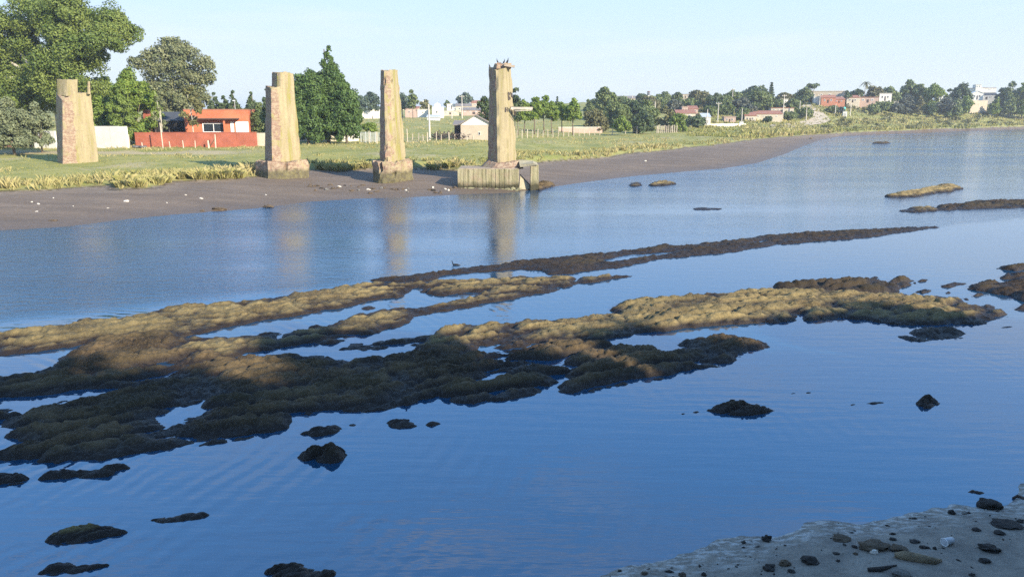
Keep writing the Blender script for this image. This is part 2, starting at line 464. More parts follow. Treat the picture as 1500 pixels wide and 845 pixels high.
# ------------------------------------------------------------------ reefs
def reef_mat(name, tan, dark, bias):
    t = NT(name); p = t.pos()
    sep = t.n('SeparateXYZ', {0: p})
    n1 = t.noise(p, 0.55, 5, 0.6); n2 = t.noise(p, 5, 6, 0.7); n3 = t.noise(p, 19, 5, 0.7)
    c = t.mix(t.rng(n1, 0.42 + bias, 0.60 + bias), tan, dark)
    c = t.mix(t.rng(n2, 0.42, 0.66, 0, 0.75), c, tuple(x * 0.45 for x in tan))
    c = t.mix(t.rng(n3, 0.5, 0.68, 0, 0.6), c, tuple(min(1, x * 1.3) for x in tan))
    c = t.mix(t.rng(n3, 0.46, 0.34, 0, 0.55), c, tuple(x * 0.35 for x in tan))
    c = t.mix(t.math('MULTIPLY', t.rng(t.attr('crust'), 0.35, 0.75), 0.35), c, (0.062, 0.052, 0.028))
    wet_shade = t.rng(t.math('ADD', sep.outputs[2], t.math('MULTIPLY', n2, 0.05)), 0.10, 0.20, 1, 0)
    c = t.mix(wet_shade, c, (0.022, 0.015, 0.010))  # near-black wet band, raised to carry shade of near faces and gullies too
    rough = t.math('SUBTRACT', 0.95, t.math('MULTIPLY', wet_shade, 0.45))
    h = t.math('ADD', t.math('MULTIPLY', n2, 0.5), t.math('MULTIPLY', n3, 0.5))
    return t.pbr(c, rough, t.bump(h, 1.0, 0.06), 0.25)
M['reef_tan'] = reef_mat('reef_tan', (0.245, 0.185, 0.082), (0.10, 0.072, 0.036), 0.03)
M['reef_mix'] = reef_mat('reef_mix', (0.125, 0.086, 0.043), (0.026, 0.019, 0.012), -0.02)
M['reef_gold'] = reef_mat('reef_gold', (0.42, 0.32, 0.10), (0.16, 0.12, 0.05), 0.04)  # golden algae, lightened so the colour stands in for sun on the islet
M['reef_dark'] = reef_mat('reef_dark', (0.055, 0.036, 0.02), (0.022, 0.015, 0.010), -0.04)
def reef(name, label, top, bot, mat, H=0.30, step=0.05, holes=(), group=None, lump=1.0, cat='reef', edgew=0.20, ztop=None, gully=0.95):
    """top and bot: outline as seen, far edge left to right and near edge left to right; a crusty mound field between"""
    if lump == 1.0: H = H * 0.8
    zt = 0.2 * H if ztop is None else ztop
    P = [at(x, y, zt)[:2] for x, y in top] + [at(x, y, 0.0)[:2] for x, y in reversed(bot)]
    P = np.array(P)
    x0, y0 = P.min(0) - 0.3; x1, y1 = P.max(0) + 0.3
    nx = int((x1 - x0) / step) + 2; ny = int((y1 - y0) / step) + 2
    X, Y = np.meshgrid(x0 + np.arange(nx) * step, y0 + np.arange(ny) * step, indexing='ij')
    d = seg_dist(X, Y, P, True); ins = inside(X, Y, P)
    d = np.where(ins, d, -d)
    for hp in holes:
        hq = [at(x, y, 0.0)[:2] for x, y in hp]
        dh = seg_dist(X, Y, hq, True); ih = inside(X, Y, hq)
        d = np.minimum(d, np.where(ih, -dh, dh) + 0.10)
    k = abs(hash(label)) % 97 if False else sum(map(ord, label)) % 97
    sc = lump
    # long low ridges run with the current; narrow wet gullies between them
    u = (X * 0.90 + Y * 0.43); v = (-X * 0.43 + Y * 0.90)
    wu = u + (fbm(X * 0.8, Y * 0.8, k, 3) - 0.5) * 1.2 * sc; wv = v + (fbm(X * 0.8, Y * 0.8, k + 7, 3) - 0.5) * 0.9 * sc
    d = d + ((fbm(X * 2.2, Y * 2.2, k + 3, 3) - 0.5) * 0.34 + (fbm(X * 7, Y * 7, k + 5, 2) - 0.5) * 0.14) * min(1, edgew / 0.2) * sc
    if lump == 1.0: d = d + 0.05
    f1, f2, id1 = cells(wu * 0.26 / sc, wv * 1.35 / sc, k)
    g1, g2, id2 = cells(wu * 1.3 / sc, wv * 2.3 / sc, k + 11)
    s1, s2, id3 = cells(X * 5.2 / sc, Y * 5.6 / sc, k + 23)
    big = fbm(X * 0.35, Y * 0.5, k + 40, 3)
    e = 1 - np.exp(-np.clip(d, 0, None) / edgew)
    cr = lambda a, b, w: 1 - np.clip(1 - (b - a) / w, 0, 1) ** 1.6
    c1 = cr(f1, f2, 0.50); c2 = cr(g1, g2, 0.34); c3 = cr(s1, s2, 0.40)
    gul = (1 - gully) + gully * c1
    z = e * H * (0.12 + 0.22 * big + gul * (0.42 + 0.20 * id1)) * (0.70 + 0.30 * c2)
    z -= e * H * 0.75 * (1 - c1) * sm(0.52 - big, 0, 0.14) * max(0, gully - .3)
    z += e * gul * min(H, 0.3) * (0.10 * (id2 - 0.5) + 0.055 * c2 + 0.10 * c3 * (0.2 + id3))
    z += e * ((fbm(X * 5, Y * 5, k + 60, 3) - 0.5) * 0.13 + (fbm(X * 16, Y * 16, k + 64, 2) - 0.5) * 0.055) * min(1, H / 0.22)
    z -= 0.10 * H / 0.3 * (1 - e)
    z = np.where(d < 0, -0.04 + d * 0.8, z)
    keep = d > -0.25
    idx = np.full(X.shape, -1); idx[keep] = np.arange(keep.sum())
    c = keep[:-1, :-1] & keep[1:, :-1] & keep[1:, 1:] & keep[:-1, 1:]
    Q = np.stack([idx[:-1, :-1][c], idx[1:, :-1][c], idx[1:, 1:][c], idx[:-1, 1:][c]], 1)
    V = np.stack([X[keep], Y[keep], z[keep]], 1)
    crust = 0.6 * id1 + 0.4 * fbm(X * 0.9, Y * 0.9, k + 70, 3)
    o = np_mesh(name, V, Q, M[mat], smooth=True, attrs={'crust': crust[keep]})
    return tag(o, label, cat, group)

reef('reef_ridge', 'long sunlit tan reef ridge between rippled channel and first narrow pool',
     [(-160,499),(-30,487),(40,481),(100,476),(112,468),(135,466),(152,469),(180,466),(230,455),(260,449),(310,446),(370,440),(430,430),(480,424),(520,417),(560,411),(600,412),(622,414)],
     [(-160,536),(-30,525),(0,522),(40,517),(85,511),(150,500),(256,494),(300,488),(331,481),(377,471),(438,463),(497,452),(561,438),(585,436),(612,424),(626,418)], 'reef_tan', 0.30, 0.055, gully=.6)
reef('reef_ridge', 'forked tan reef ridge with a thin dark tail pointing towards the open pool',
     [(225,494),(262,488),(300,492),(340,493),(392,486),(454,482),(485,474),(515,461),(577,451),(623,446),(645,440),(652,434),(612,428),(608,421),(623,414),(654,410),(700,410),(763,405),(812,405),(855,405),(932,402)],
     [(230,515),(280,527),(343,527),(361,518),(423,509),(485,503),(512,498),(540,497),(561,486),(600,474),(608,466),(640,458),(701,449),(748,438),(794,431),(828,426),(837,418),(871,414),(901,408),(934,404)], 'reef_tan', 0.26, 0.055,
     holes=[[(648,440),(654,432),(690,430),(712,428),(700,434),(672,440)]])
reef('reef_ridge', 'small tan reef strip lying between two bright pools',
     [(494,510),(512,501),(555,496),(595,492),(632,489),(648,483),(668,484)],
     [(494,513),(515,516),(561,511),(608,506),(654,498),(668,490)], 'reef_tan', 0.22, 0.05)
reef('reef_mass', 'broad tan and brown reef reaching to a rounded golden tip',
     [(610,508),(640,481),(686,474),(732,473),(772,468),(809,468),(855,464),(895,457),(890,452),(908,443),(948,437),(988,437),(1006,429),(1018,431),(1050,429),(1127,423),(1200,425),(1293,430),(1333,431),(1383,433),(1417,434),(1423,446),(1457,447),(1476,458)],
     [(612,516),(640,514),(671,508),(717,508),(788,504),(860,500),(891,500),(905,495),(948,488),(994,483),(1040,480),(1067,477),(1133,473),(1163,470),(1167,462),(1177,460),(1173,468),(1187,472),(1233,467),(1267,470),(1317,477),(1377,477),(1400,477),(1443,476),(1475,464)], 'reef_tan', 0.34, 0.055, gully=.62,
     holes=[[(656,499),(662,494),(683,491),(672,497)]])
reef('reef_mass', 'black reef lobe lying behind the broad tan reef',
     [(1130,417),(1167,414),(1233,409),(1277,403),(1300,406),(1333,408),(1362,407)],
     [(1128,424),(1180,428),(1240,430),(1293,432),(1307,430),(1333,418),(1361,410)], 'reef_dark', 0.36, 0.06)
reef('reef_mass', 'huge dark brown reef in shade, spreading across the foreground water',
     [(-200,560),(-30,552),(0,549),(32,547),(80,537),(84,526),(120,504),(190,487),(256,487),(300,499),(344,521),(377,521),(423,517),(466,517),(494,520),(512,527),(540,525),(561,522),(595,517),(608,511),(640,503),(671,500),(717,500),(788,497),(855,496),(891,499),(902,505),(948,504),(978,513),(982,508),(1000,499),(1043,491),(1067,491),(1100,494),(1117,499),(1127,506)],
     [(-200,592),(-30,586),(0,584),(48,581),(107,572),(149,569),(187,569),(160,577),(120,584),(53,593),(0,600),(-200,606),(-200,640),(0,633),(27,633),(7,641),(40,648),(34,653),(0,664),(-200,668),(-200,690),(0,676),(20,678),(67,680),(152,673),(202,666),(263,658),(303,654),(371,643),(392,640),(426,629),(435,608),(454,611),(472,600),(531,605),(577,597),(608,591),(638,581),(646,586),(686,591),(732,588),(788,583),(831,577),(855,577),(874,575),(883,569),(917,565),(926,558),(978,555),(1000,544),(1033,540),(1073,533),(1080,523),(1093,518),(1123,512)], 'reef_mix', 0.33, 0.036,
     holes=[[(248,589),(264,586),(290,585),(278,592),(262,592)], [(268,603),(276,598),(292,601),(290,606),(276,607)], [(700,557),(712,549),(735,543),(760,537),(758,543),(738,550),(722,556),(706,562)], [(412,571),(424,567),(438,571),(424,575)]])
reef('reef_strip', 'long thin dark reef line running out across the river to a fine point',
     [(538,409),(575,405),(612,401),(665,394),(733,387),(752,382),(800,378),(860,372),(945,363),(975,357),(992,360),(1052,354),(1116,345),(1184,340),(1260,336),(1320,333),(1375,331.5)],
     [(540,411.5),(582,414),(612,415),(628,412),(650,404),(665,402),(722,398),(750,396),(790,396),(800,403),(830,402),(860,398),(915,391),(967,380),(1073,370),(1137,359),(1201,354),(1265,349),(1330,340),(1377,333.5)], 'reef_dark', 0.24, 0.06, edgew=0.22, gully=0.4,
     holes=[[(880,381),(915,374),(965,370),(1000,367),(985,372),(930,380),(890,385)], [(1095,356),(1122,352),(1118,356),(1100,358)]])
reef('reef_strip', 'dark reef strip reaching in from the frame edge behind the tan reef tip',
     [(1370,301),(1400,298),(1430,294.5),(1470,293),(1560,293.5)], [(1368,309),(1400,308),(1450,305.5),(1560,303)], 'reef_dark', 0.3, 0.08)
reef('reef_islet', 'small golden reef tip at the end of the far dark strip',
     [(1316,307),(1335,304),(1372,303)], [(1316,310),(1340,312),(1376,309)], 'reef_tan', 0.26, 0.07)
reef('reef_islet', 'golden tapering reef islet alone in the far channel',
     [(1294,286),(1330,281),(1360,275),(1375,271.5),(1400,273),(1411,275)], [(1294,288.5),(1340,289),(1362,285),(1395,281),(1411,277)], 'reef_tan', 0.5, 0.09)
reef('reef_islet', 'flat tan islet beside the last bridge pier, smaller of the two', [(921,270),(930,267),(941,268)], [(921,273),(931,274),(941,272.5)], 'reef_tan', 0.25, 0.08)
reef('reef_islet', 'flat tan oval islet in the channel, larger of the two', [(950,269),(968,265.5),(989,267)], [(949,272),(968,274),(990,270)], 'reef_tan', 0.35, 0.08)
reef('reef_islet', 'faint low mud bar barely breaking the channel surface', [(1014,305),(1030,303.5),(1056,305)], [(1014,307.5),(1035,308.5),(1057,307)], 'reef_mix', 0.12, 0.07)
reef('reef_islet', 'low dark bar far off on the open river', [(1278,209.5),(1292,208.5),(1306,209.3)], [(1278,210.6),(1292,211.3),(1306,210.4)], 'reef_mix', 0.5, 0.2)
reef('reef_mass', 'dark reef at the frame edge, largest of the right-hand cluster',
     [(1419,418),(1440,413),(1480,411),(1560,405)], [(1421,424),(1450,430),(1474,434),(1500,444),(1560,446)], 'reef_dark', 0.34, 0.06)
reef('reef_islet', 'black reef hump just above the large frame-edge reef', [(1464,405),(1480,400),(1560,394)], [(1466,409),(1500,412),(1560,410)], 'reef_dark', 0.34, 0.06)
reef('reef_islet', 'black pointed islet, farthest of the right-hand cluster', [(1462,390),(1480,386),(1500,384),(1540,384)], [(1463,394),(1485,397),(1540,396)], 'reef_dark', 0.34, 0.06)
reef('reef_islet', 'little black islet below the frame-edge reef', [(1487,450),(1500,446),(1540,444)], [(1488,455),(1505,457),(1540,457)], 'reef_dark', 0.25, 0.05)
reef('reef_islet', 'low black oval islet in front of the golden reef tip',
     [(1310,489),(1330,481),(1360,478),(1400,482),(1417,487)], [(1311,493),(1335,501),(1370,501),(1402,498),(1417,491)], 'reef_dark', 0.24, 0.035)
for (lb, top, bot, mt, H, ew) in (
 ('small dark islet left of four scraps between the two right reefs', [(1337,426),(1350,421),(1370,423)], [(1338,429),(1352,431),(1370,427)], 'reef_dark', .22, .2),
 ('black islet nearest the golden reef shoulder', [(1379,428),(1388,423),(1397,427)], [(1380,431),(1389,433),(1397,430)], 'reef_dark', .22, .2),
 ('flat black islet with a tail pointing right', [(1376,417),(1392,413),(1420,413)], [(1377,421),(1395,422),(1421,415)], 'reef_dark', .15, .15),
 ('black knob above the golden reef shoulder', [(1414,434),(1428,429),(1442,429)], [(1414,438),(1430,437),(1444,433)], 'reef_dark', .22, .2),
 ('flat grey islet right of the black oval islet', [(1459,479),(1475,476.5),(1489,477)], [(1460,481),(1470,483),(1489,479)], 'reef_mix', .08, .12),
 ('tiny tan islet inside the first narrow pool', [(526,450),(540,446),(553,449)], [(526,454),(540,455),(553,452)], 'reef_tan', .12, .15),
 ('tiny tan islet near the pool end by the forked ridge', [(449,478),(463,474),(478,477)], [(449,481),(465,482),(478,480)], 'reef_tan', .12, .15),
 ('black double-humped boulder standing in the calm water', [(429,664),(440,655),(458,652),(468,653),(480,648),(495,648),(511,657)], [(430,671),(445,681),(460,679),(480,684),(500,679),(511,668)], 'reef_dark', .34, .16),
 ('dark elongated rock just behind the double-humped boulder', [(435,633),(462,624),(490,620),(506,622)], [(437,638),(460,641),(490,637),(507,629)], 'reef_dark', .16, .12),
 ('dark round rock at the end of the elongated rock', [(508,620),(518,616),(527,619)], [(508,624),(518,628),(527,623)], 'reef_dark', .14, .12),
 ('flat jagged brown rock below the dark reef edge', [(562,617),(580,612),(600,612),(614,620)], [(563,624),(585,629),(610,627),(616,624)], 'reef_dark', .14, .1),
 ('small brown rock beside the flat jagged rock', [(620,620),(632,615),(646,617)], [(621,624),(634,626),(647,621)], 'reef_dark', .12, .1),
 ('tiny dark pebble alone right of the brown rocks', [(659,618),(664,616),(670,618)], [(659,620),(664,621),(670,620)], 'reef_dark', .07, .08),
 ('lump of brown weed rock joined to the frame edge', [(-60,697),(10,690),(30,690),(46,697)], [(-60,712),(10,712),(35,709),(46,702)], 'reef_mix', .14, .08),
 ('long ragged dark rock strip below the huge reef', [(50,700),(70,686),(110,684),(150,681),(182,675),(197,682)], [(52,705),(80,707),(120,703),(160,700),(180,690),(197,688)], 'reef_dark', .18, .1),
 ('golden topped reef islet in the near water', [(61,791),(72,778),(110,770),(140,766),(165,767),(192,774)], [(62,796),(80,802),(120,797),(150,789),(175,786),(192,780)], 'reef_gold', .17, .09),
 ('low narrow brown islet right of the golden one', [(219,759),(240,753),(275,750),(300,748),(312,752)], [(219,763),(240,768),(275,765),(300,760),(312,756)], 'reef_mix', .11, .08),
 ('ragged black weed rock at the frame bottom', [(52,838),(70,826),(100,818),(125,822),(160,824)], [(52,842),(75,846),(110,842),(140,834),(161,829)], 'reef_dark', .12, .07),
 ('sliver of dark rock at the very frame bottom', [(110,846),(140,842),(170,844)], [(110,852),(140,856),(170,850)], 'reef_dark', .1, .07),
 ('large black rock rising at the frame bottom', [(382,834),(400,824),(430,816),(455,819),(470,828),(497,832)], [(383,843),(400,852),(450,862),(480,858),(497,843)], 'reef_dark', .20, .08),
 ('jagged low black rock in the open near water', [(1028,597),(1050,589),(1080,585),(1110,590),(1118,597),(1139,598)], [(1030,603),(1055,607),(1090,611),(1120,608),(1139,602)], 'reef_dark', .17, .08),
 ('little black rock at the jagged rock\'s left end', [(1013,602),(1020,600),(1028,602)], [(1013,605),(1020,606),(1028,604)], 'reef_dark', .07, .07),
 ('tiny black rock farthest left of the jagged rock', [(996,604),(1001,603),(1007,604)], [(996,607),(1001,608),(1007,606)], 'reef_dark', .06, .06),
 ('rounded black boulder alone in the near water', [(1337,587),(1347,580),(1360,577),(1370,582),(1382,588)], [(1338,592),(1352,601),(1366,599),(1382,591)], 'reef_dark', .24, .1),
 ('small flat rock left of the rounded black boulder', [(1264,589),(1280,587),(1298,588)], [(1265,592),(1282,593),(1298,590)], 'reef_dark', .06, .07),
 ('smallest rock beside the small flat rock', [(1243,592),(1249,590),(1255,591)], [(1243,594),(1249,595),(1255,593)], 'reef_dark', .05, .06),
 ('dark speck of rock upper right of the jagged rock', [(1179,573),(1184,572),(1190,574)], [(1179,576),(1184,577),(1190,576)], 'reef_dark', .05, .06),
 ('dark speck of rock above the jagged rock', [(1156,575),(1162,573),(1168,575)], [(1156,577),(1162,578),(1168,577)], 'reef_dark', .05, .06),
 ('submerged black knob off the near beach point', [(1415,718),(1422,714),(1433,717),(1446,720)], [(1415,722),(1425,723),(1440,726),(1447,723)], 'reef_dark', .08, .07),
):
    Dm = at(sum(p[0] for p in bot) / len(bot), sum(p[1] for p in bot) / len(bot))[1]
    reef('rock', lb, top, bot, mt, H, max(0.018, Dm * 0.0016), lump=0.42, cat='rock', edgew=ew)

# ------------------------------------------------------------------ old bridge piers
def pier_mat():
    t = NT('pier_masonry'); uv = t.n('UVMap').outputs[0]; p = t.pos()
    br = t.n('TexBrick', {'Vector': uv, 'Color1': (0.27, 0.145, 0.10, 1), 'Color2': (0.20, 0.12, 0.085, 1), 'Mortar': (0.32, 0.265, 0.185, 1), 'Scale': 1.0,
                          'Mortar Size': 0.014, 'Brick Width': 0.26, 'Row Height': 0.085})
    n1 = t.noise(p, 1.3, 6, 0.68); n2 = t.noise(p, 4, 6, 0.7); n3 = t.noise(p, 24, 4)
    st = t.noise(t.mapv(p, (1.6, 1.6, 0.16)), 1.5, 4, 0.6)
    pl = t.mix(t.rng(st, 0.35, 0.65), (0.345, 0.285, 0.165), (0.255, 0.21, 0.12))
    pl = t.mix(t.math('MULTIPLY', t.rng(st, 0.5, 0.66), t.attr('lichen')), pl, (0.25, 0.23, 0.05))
    pl = t.mix(t.rng(n2, 0.52, 0.68, 0, 0.6), pl, (0.22, 0.17, 0.11))
    drip = t.noise(t.mapv(p, (2.6, 2.6, 0.22)), 2.0, 5, 0.65)
    pl = t.mix(t.rng(drip, 0.55, 0.68, 0, 0.55), pl, (0.20, 0.16, 0.105))
    bc = t.mix(t.rng(n2, 0.47, 0.55, 0, 0.8), br.outputs['Color'], (0.37, 0.295, 0.20))
    crs = t.noise(t.mapv(p, (1.2, 1.2, 7.0)), 1.3, 4, .6)
    bc = t.mix(t.rng(crs, .5, .6, 0, .6), bc, (0.19, 0.115, 0.08))
    f = t.rng(t.math('ADD', t.attr('brick'), t.math('MULTIPLY', t.math('SUBTRACT', n1, 0.5), 2.6)), 0.42, 0.58)
    c = t.mix(f, pl, bc)
    c = t.mix(t.rng(t.math('ADD', t.attr('damp'), t.math('MULTIPLY', t.math('SUBTRACT', n1, 0.5), 0.8)), 0.25, 0.5), c, t.mix(t.rng(n2, 0.4, 0.6), (0.10, 0.085, 0.055), (0.16, 0.14, 0.07)))
    h = t.math('ADD', t.math('MULTIPLY', t.math('MULTIPLY', br.outputs['Fac'], f), -0.4), t.math('ADD', n3, n2))
    return t.pbr(c, 0.93, t.bump(h, 0.6, 0.04), 0.2)
M['pier'] = pier_mat()
M['concrete'] = plain('old_concrete', (0.31, 0.275, 0.185), 0.92, 0.35, 1.2, 0.4)
M['rubble'] = plain('rubble_stone', (0.30, 0.245, 0.18), 0.95, 0.4, 2.0, 0.5)
M['algae'] = plain('algae_concrete', (0.22, 0.205, 0.115), 0.9, 0.45, 1.6, 0.4)
def ribbed_mat():
    t = NT('ribbed_concrete'); p = t.pos(); sep = t.n('SeparateXYZ', {0: p})
    n1 = t.noise(p, 1.4, 6, .65); n2 = t.noise(p, 7, 5, .65); dr = t.noise(t.mapv(p, (3.5, 3.5, .25)), 1.6, 5, .65)
    c = t.mix(t.rng(dr, .38, .62), (0.35, 0.31, 0.19), (0.20, 0.18, 0.095))
    c = t.mix(t.rng(n1, .5, .68, 0, .7), c, (0.30, 0.22, 0.15))
    c = t.mix(t.rng(n2, .55, .7, 0, .6), c, (0.12, 0.10, 0.06))
    c = t.mix(t.rng(t.math('ADD', sep.outputs[2], t.math('MULTIPLY', n1, .9)), .85, 1.25, 1, 0), c, (0.055, 0.05, 0.028))
    return t.pbr(c, .93, t.bump(t.math('ADD', n1, n2), .7, .06), .2)
M['ribbed'] = ribbed_mat()
M['graffiti'] = plain('graffiti_paint', (0.07, 0.055, 0.045), 0.8, 0.3)
M['timber'] = plain('grey_timber', (0.40, 0.35, 0.28), 0.9, 0.3, 3, 0.3)

def loft(name, base, top, parent, brick, cap_noise=0.06, rough=0.05, lichen=0.3, dmp=None, step=0.22, seed=0, cap=True, chip=0.08):
    """walls between two rings of corners (x,y,z), split finely, roughened and chipped; top cap uneven"""
    n = len(base)
    base = [np.array(b, float) for b in base]; top = [np.array(b, float) for b in top]
    cols = []; per = 0.0
    cen = sum(base) / n
    for i in range(n):
        j = (i + 1) % n; L = np.linalg.norm(base[j] - base[i]); k = max(2, int(L / step))
        for q in range(k):
            f = q / k
            e = min(f, 1 - f) * L
            cols.append((base[i] * (1 - f) + base[j] * f, top[i] * (1 - f) + top[j] * f, per + f * L, brick[i], e))
        per += L
    hgt = max(b[2] for b in top) - min(b[2] for b in base); nz = max(2, int(hgt / step))
    m = len(cols); V = []; B = []; UV = []; LI = []; DA = []
    for r in range(nz + 1):
        g = r / nz
        for (cb, ct, u, bk, e) in cols:
            p = cb * (1 - g) + ct * g
            axis = cen * (1 - g) + (sum(top) / n) * g
            dv = p - axis; dv[2] = 0; dl = np.linalg.norm(dv) + 1e-6
            nz1 = float(fbm(np.array([u * 1.3 + seed]), np.array([p[2] * 1.3]), 5 + seed, 4)[0]) - 0.5
            off = nz1 * rough * 2
            if e < 0.12:
                ch = float(vnoise(np.array([u * 0.7 + seed * 3.1]), np.array([p[2] * 1.9]), 77 + seed)[0])
                off -= chip * max(0, ch - 0.45) * 2
            p = p + dv / dl * off
            if r == nz: p[2] += (random.random() - 0.5) * 2 * cap_noise
            V.append(p); B.append(bk); UV.append((u, p[2])); LI.append(lichen)
            DA.append(0.0 if dmp is None else float(np.clip(1 - (p[2] - dmp[0]) / (dmp[1] - dmp[0]), 0, 1)))
    Q = []
    for r in range(nz):
        for c in range(m):
            d = (c + 1) % m
            Q.append((r * m + c, r * m + d, (r + 1) * m + d, (r + 1) * m + c))
    faces = [tuple(q) for q in Q]
    if cap:
        ctr = sum(top) / n; ctr[2] += random.uniform(-cap_noise, cap_noise)
        V.append(ctr); B.append(0.3); UV.append((0, 0)); LI.append(0.2); DA.append(0)
        for c in range(m): faces.append((nz * m + c, nz * m + (c + 1) % m, len(V) - 1))
    me = bpy.data.meshes.new(name)
    me.from_pydata([tuple(v) for v in V], [], faces)
    for an, av in (('brick', B), ('lichen', LI), ('damp', DA)):
        a_ = me.attributes.new(an, 'FLOAT', 'POINT'); a_.data.foreach_set('value', np.array(av, np.float32))
    l = me.uv_layers.new(name='UVMap')
    for lp in me.loops: l.data[lp.index].uv = UV[lp.vertex_index]
    o = link(name, me, M['pier'], parent)
    return o
def hexring(xs, py, D, offs, z=None):
    """corners left, nose, shoulder, right seen in photo columns xs, then the two hidden back ones"""
    P = []
    for x, o in zip(xs, offs):
        y = py if not isinstance(py, (list, tuple)) else py[len(P)]
        p = list(ptD(x, y, D + o))
        if z is not None: p[2] = z
        P.append(p)
    L, A, Sh, Rr = P
    bk = [L[0] + (Rr[0] - Sh[0]), L[1] + (Rr[1] - Sh[1]), Rr[2]]
    nose = [0.5 * (bk[0] + Rr[0]) + 0.25 * ((bk[0] + Rr[0]) / 2 - A[0]), 0.5 * (bk[1] + Rr[1]) + 0.6, 0.5 * (bk[2] + Rr[2])]
    return [L, A, Sh, Rr, nose, bk]
def Dof(py, z): return at(750, py, z)[1]

def local(root, kids):
    loc = Vector(root.location)
    for k in kids:
        k.data.transform(Matrix.Translation(-loc))

# pier 1, on the grass
D1 = hit(113, 241)[1]
q = hit(113, 241)
pr = empty('bridge_pier', q, 'tall yellow-grey masonry pier with a notched broken top standing on the grass', 'bridge pier', 'ruined piers of the old bridge')
base = hexring((83, 91, 115.5, 145), 241.5, D1, (1.9, 0, 0.8, 2.6), q[2] - 0.4)
top = hexring((81.8, 91.5, 107, 132.5), (135.5, 147, 138, 135), D1, (1.9, 0.5, 1.0, 2.4))
ks = [loft('shaft', base, top, pr, [0.55, 0.75, 0.15, 0.3, 0.5, 0.5], 0.03, 0.014, 0.45, seed=1)]
b2 = [ptD(82.5, 139, D1 + 1.6), ptD(97, 141, D1 + 1.1), ptD(114, 141, D1 + 1.5), ptD(113.5, 137, D1 + 2.6), ptD(84, 137, D1 + 2.8)]
t2 = [ptD(83, 117, D1 + 1.6), ptD(98, 116.5, D1 + 1.2), ptD(114, 117, D1 + 1.6), ptD(113.5, 117, D1 + 2.5), ptD(84, 117, D1 + 2.7)]
ks.append(loft('upper_block', b2, t2, pr, [0.3, 0.2, 0.2, 0.4, 0.4], 0.05, 0.03, 0.5, seed=2))
b3 = [ptD(127.8, 138, D1 + 1.8), ptD(132.6, 138, D1 + 1.9), ptD(132.6, 138, D1 + 2.5), ptD(128.0, 138, D1 + 2.4)]
t3 = [ptD(128.2, 119, D1 + 1.8), ptD(132.0, 119, D1 + 1.9), ptD(132.0, 120, D1 + 2.4), ptD(129.0, 121, D1 + 2.3)]
ks.append(loft('corner_spike', b3, t3, pr, [0.3] * 4, 0.05, 0.015, 0.2, seed=3))
local(pr, ks)

# pier 2
q = hit(414, 264)
D2 = q[1] + 0.6
pr = empty('bridge_pier', q, 'stepped masonry pier on a reddish brick plinth at the upper mud edge', 'bridge pier', 'ruined piers of the old bridge')
zp = ptD(414, 237.5, D2)[2]
base = hexring((388, 398.5, 415, 441.5), 236.5, D2 + 0.4, (1.9, 0, 0.5, 2.2), zp - 0.05)
top = hexring((389, 396.8, 410, 431.5), (126, 129, 127, 126), D2 + 0.4, (1.9, 0.35, 0.7, 2.1))
ks = [loft('shaft', base, top, pr, [0.7, 0.62, 0.08, 0.3, 0.5, 0.5], 0.04, 0.016, 0.9, seed=5)]
b2 = [ptD(398, 130, D2 + 1.9), ptD(406, 130, D2 + 1.2), ptD(411, 130, D2 + 1.12), ptD(431.3, 130, D2 + 2.5), ptD(424, 129, D2 + 3.2), ptD(400, 129, D2 + 3.0)]
t2 = [ptD(398, 107, D2 + 1.9), ptD(406, 106, D2 + 1.3), ptD(411, 105.5, D2 + 1.25), ptD(429.5, 107.5, D2 + 2.4), ptD(423, 107, D2 + 3.1), ptD(400, 107, D2 + 2.9)]
ks.append(loft('upper_block', b2, t2, pr, [0.5, 0.35, 0.12, 0.3, 0.5, 0.5], 0.07, 0.016, 0.9, seed=6))
base = hexring((374, 392, 419, 455.5), 263, D2 - 0.3, (1.6, 0, 0.4, 2.4), q[2] - 0.4)
top = hexring((374.5, 392, 419, 454), 238, D2 - 0.3, (1.7, 0.15, 0.5, 2.5), zp)
ks.append(loft('plinth', base, top, pr, [0.95, 0.95, 0.62, 0.6, 0.6, 0.6], 0.10, 0.17, 0.1, (q[2] - 0.1, q[2] + 1.2), seed=7, chip=0.45))
local(pr, ks)

# pier 3
D3 = Dof(272, 0.25)
q = (ptD(576, 272, D3)[0], D3, 0.2)
pr = empty('bridge_pier', q, 'slimmest masonry pier with a ragged dark left edge on a crumbling brick plinth', 'bridge pier', 'ruined piers of the old bridge')
zp = ptD(576, 238, D3)[2]
base = hexring((555.5, 564.5, 580, 595), 236.5, D3 + 0.5, (2.0, 0, 0.45, 2.2), zp - 0.05)
top = hexring((557, 562.5, 573, 583), (103, 104, 103, 102.5), D3 + 0.5, (1.9, 0.35, 0.7, 2.0))
ks = [loft('shaft', base, top, pr, [0.75, 0.5, 0.05, 0.3, 0.5, 0.5], 0.06, 0.024, 1.0, seed=9, chip=0.34)]
base = hexring((545, 556, 578, 607), 274, D3, (1.4, 0, 0.3, 2.4), -0.5)
top = hexring((545, 556, 578, 605.5), 238, D3, (1.5, 0.15, 0.4, 2.4), zp)
ks.append(loft('plinth', base, top, pr, [0.9, 0.8, 0.55, 0.6, 0.6, 0.6], 0.14, 0.22, 0.1, (0.5, 1.9), seed=10, chip=0.5))
local(pr, ks)

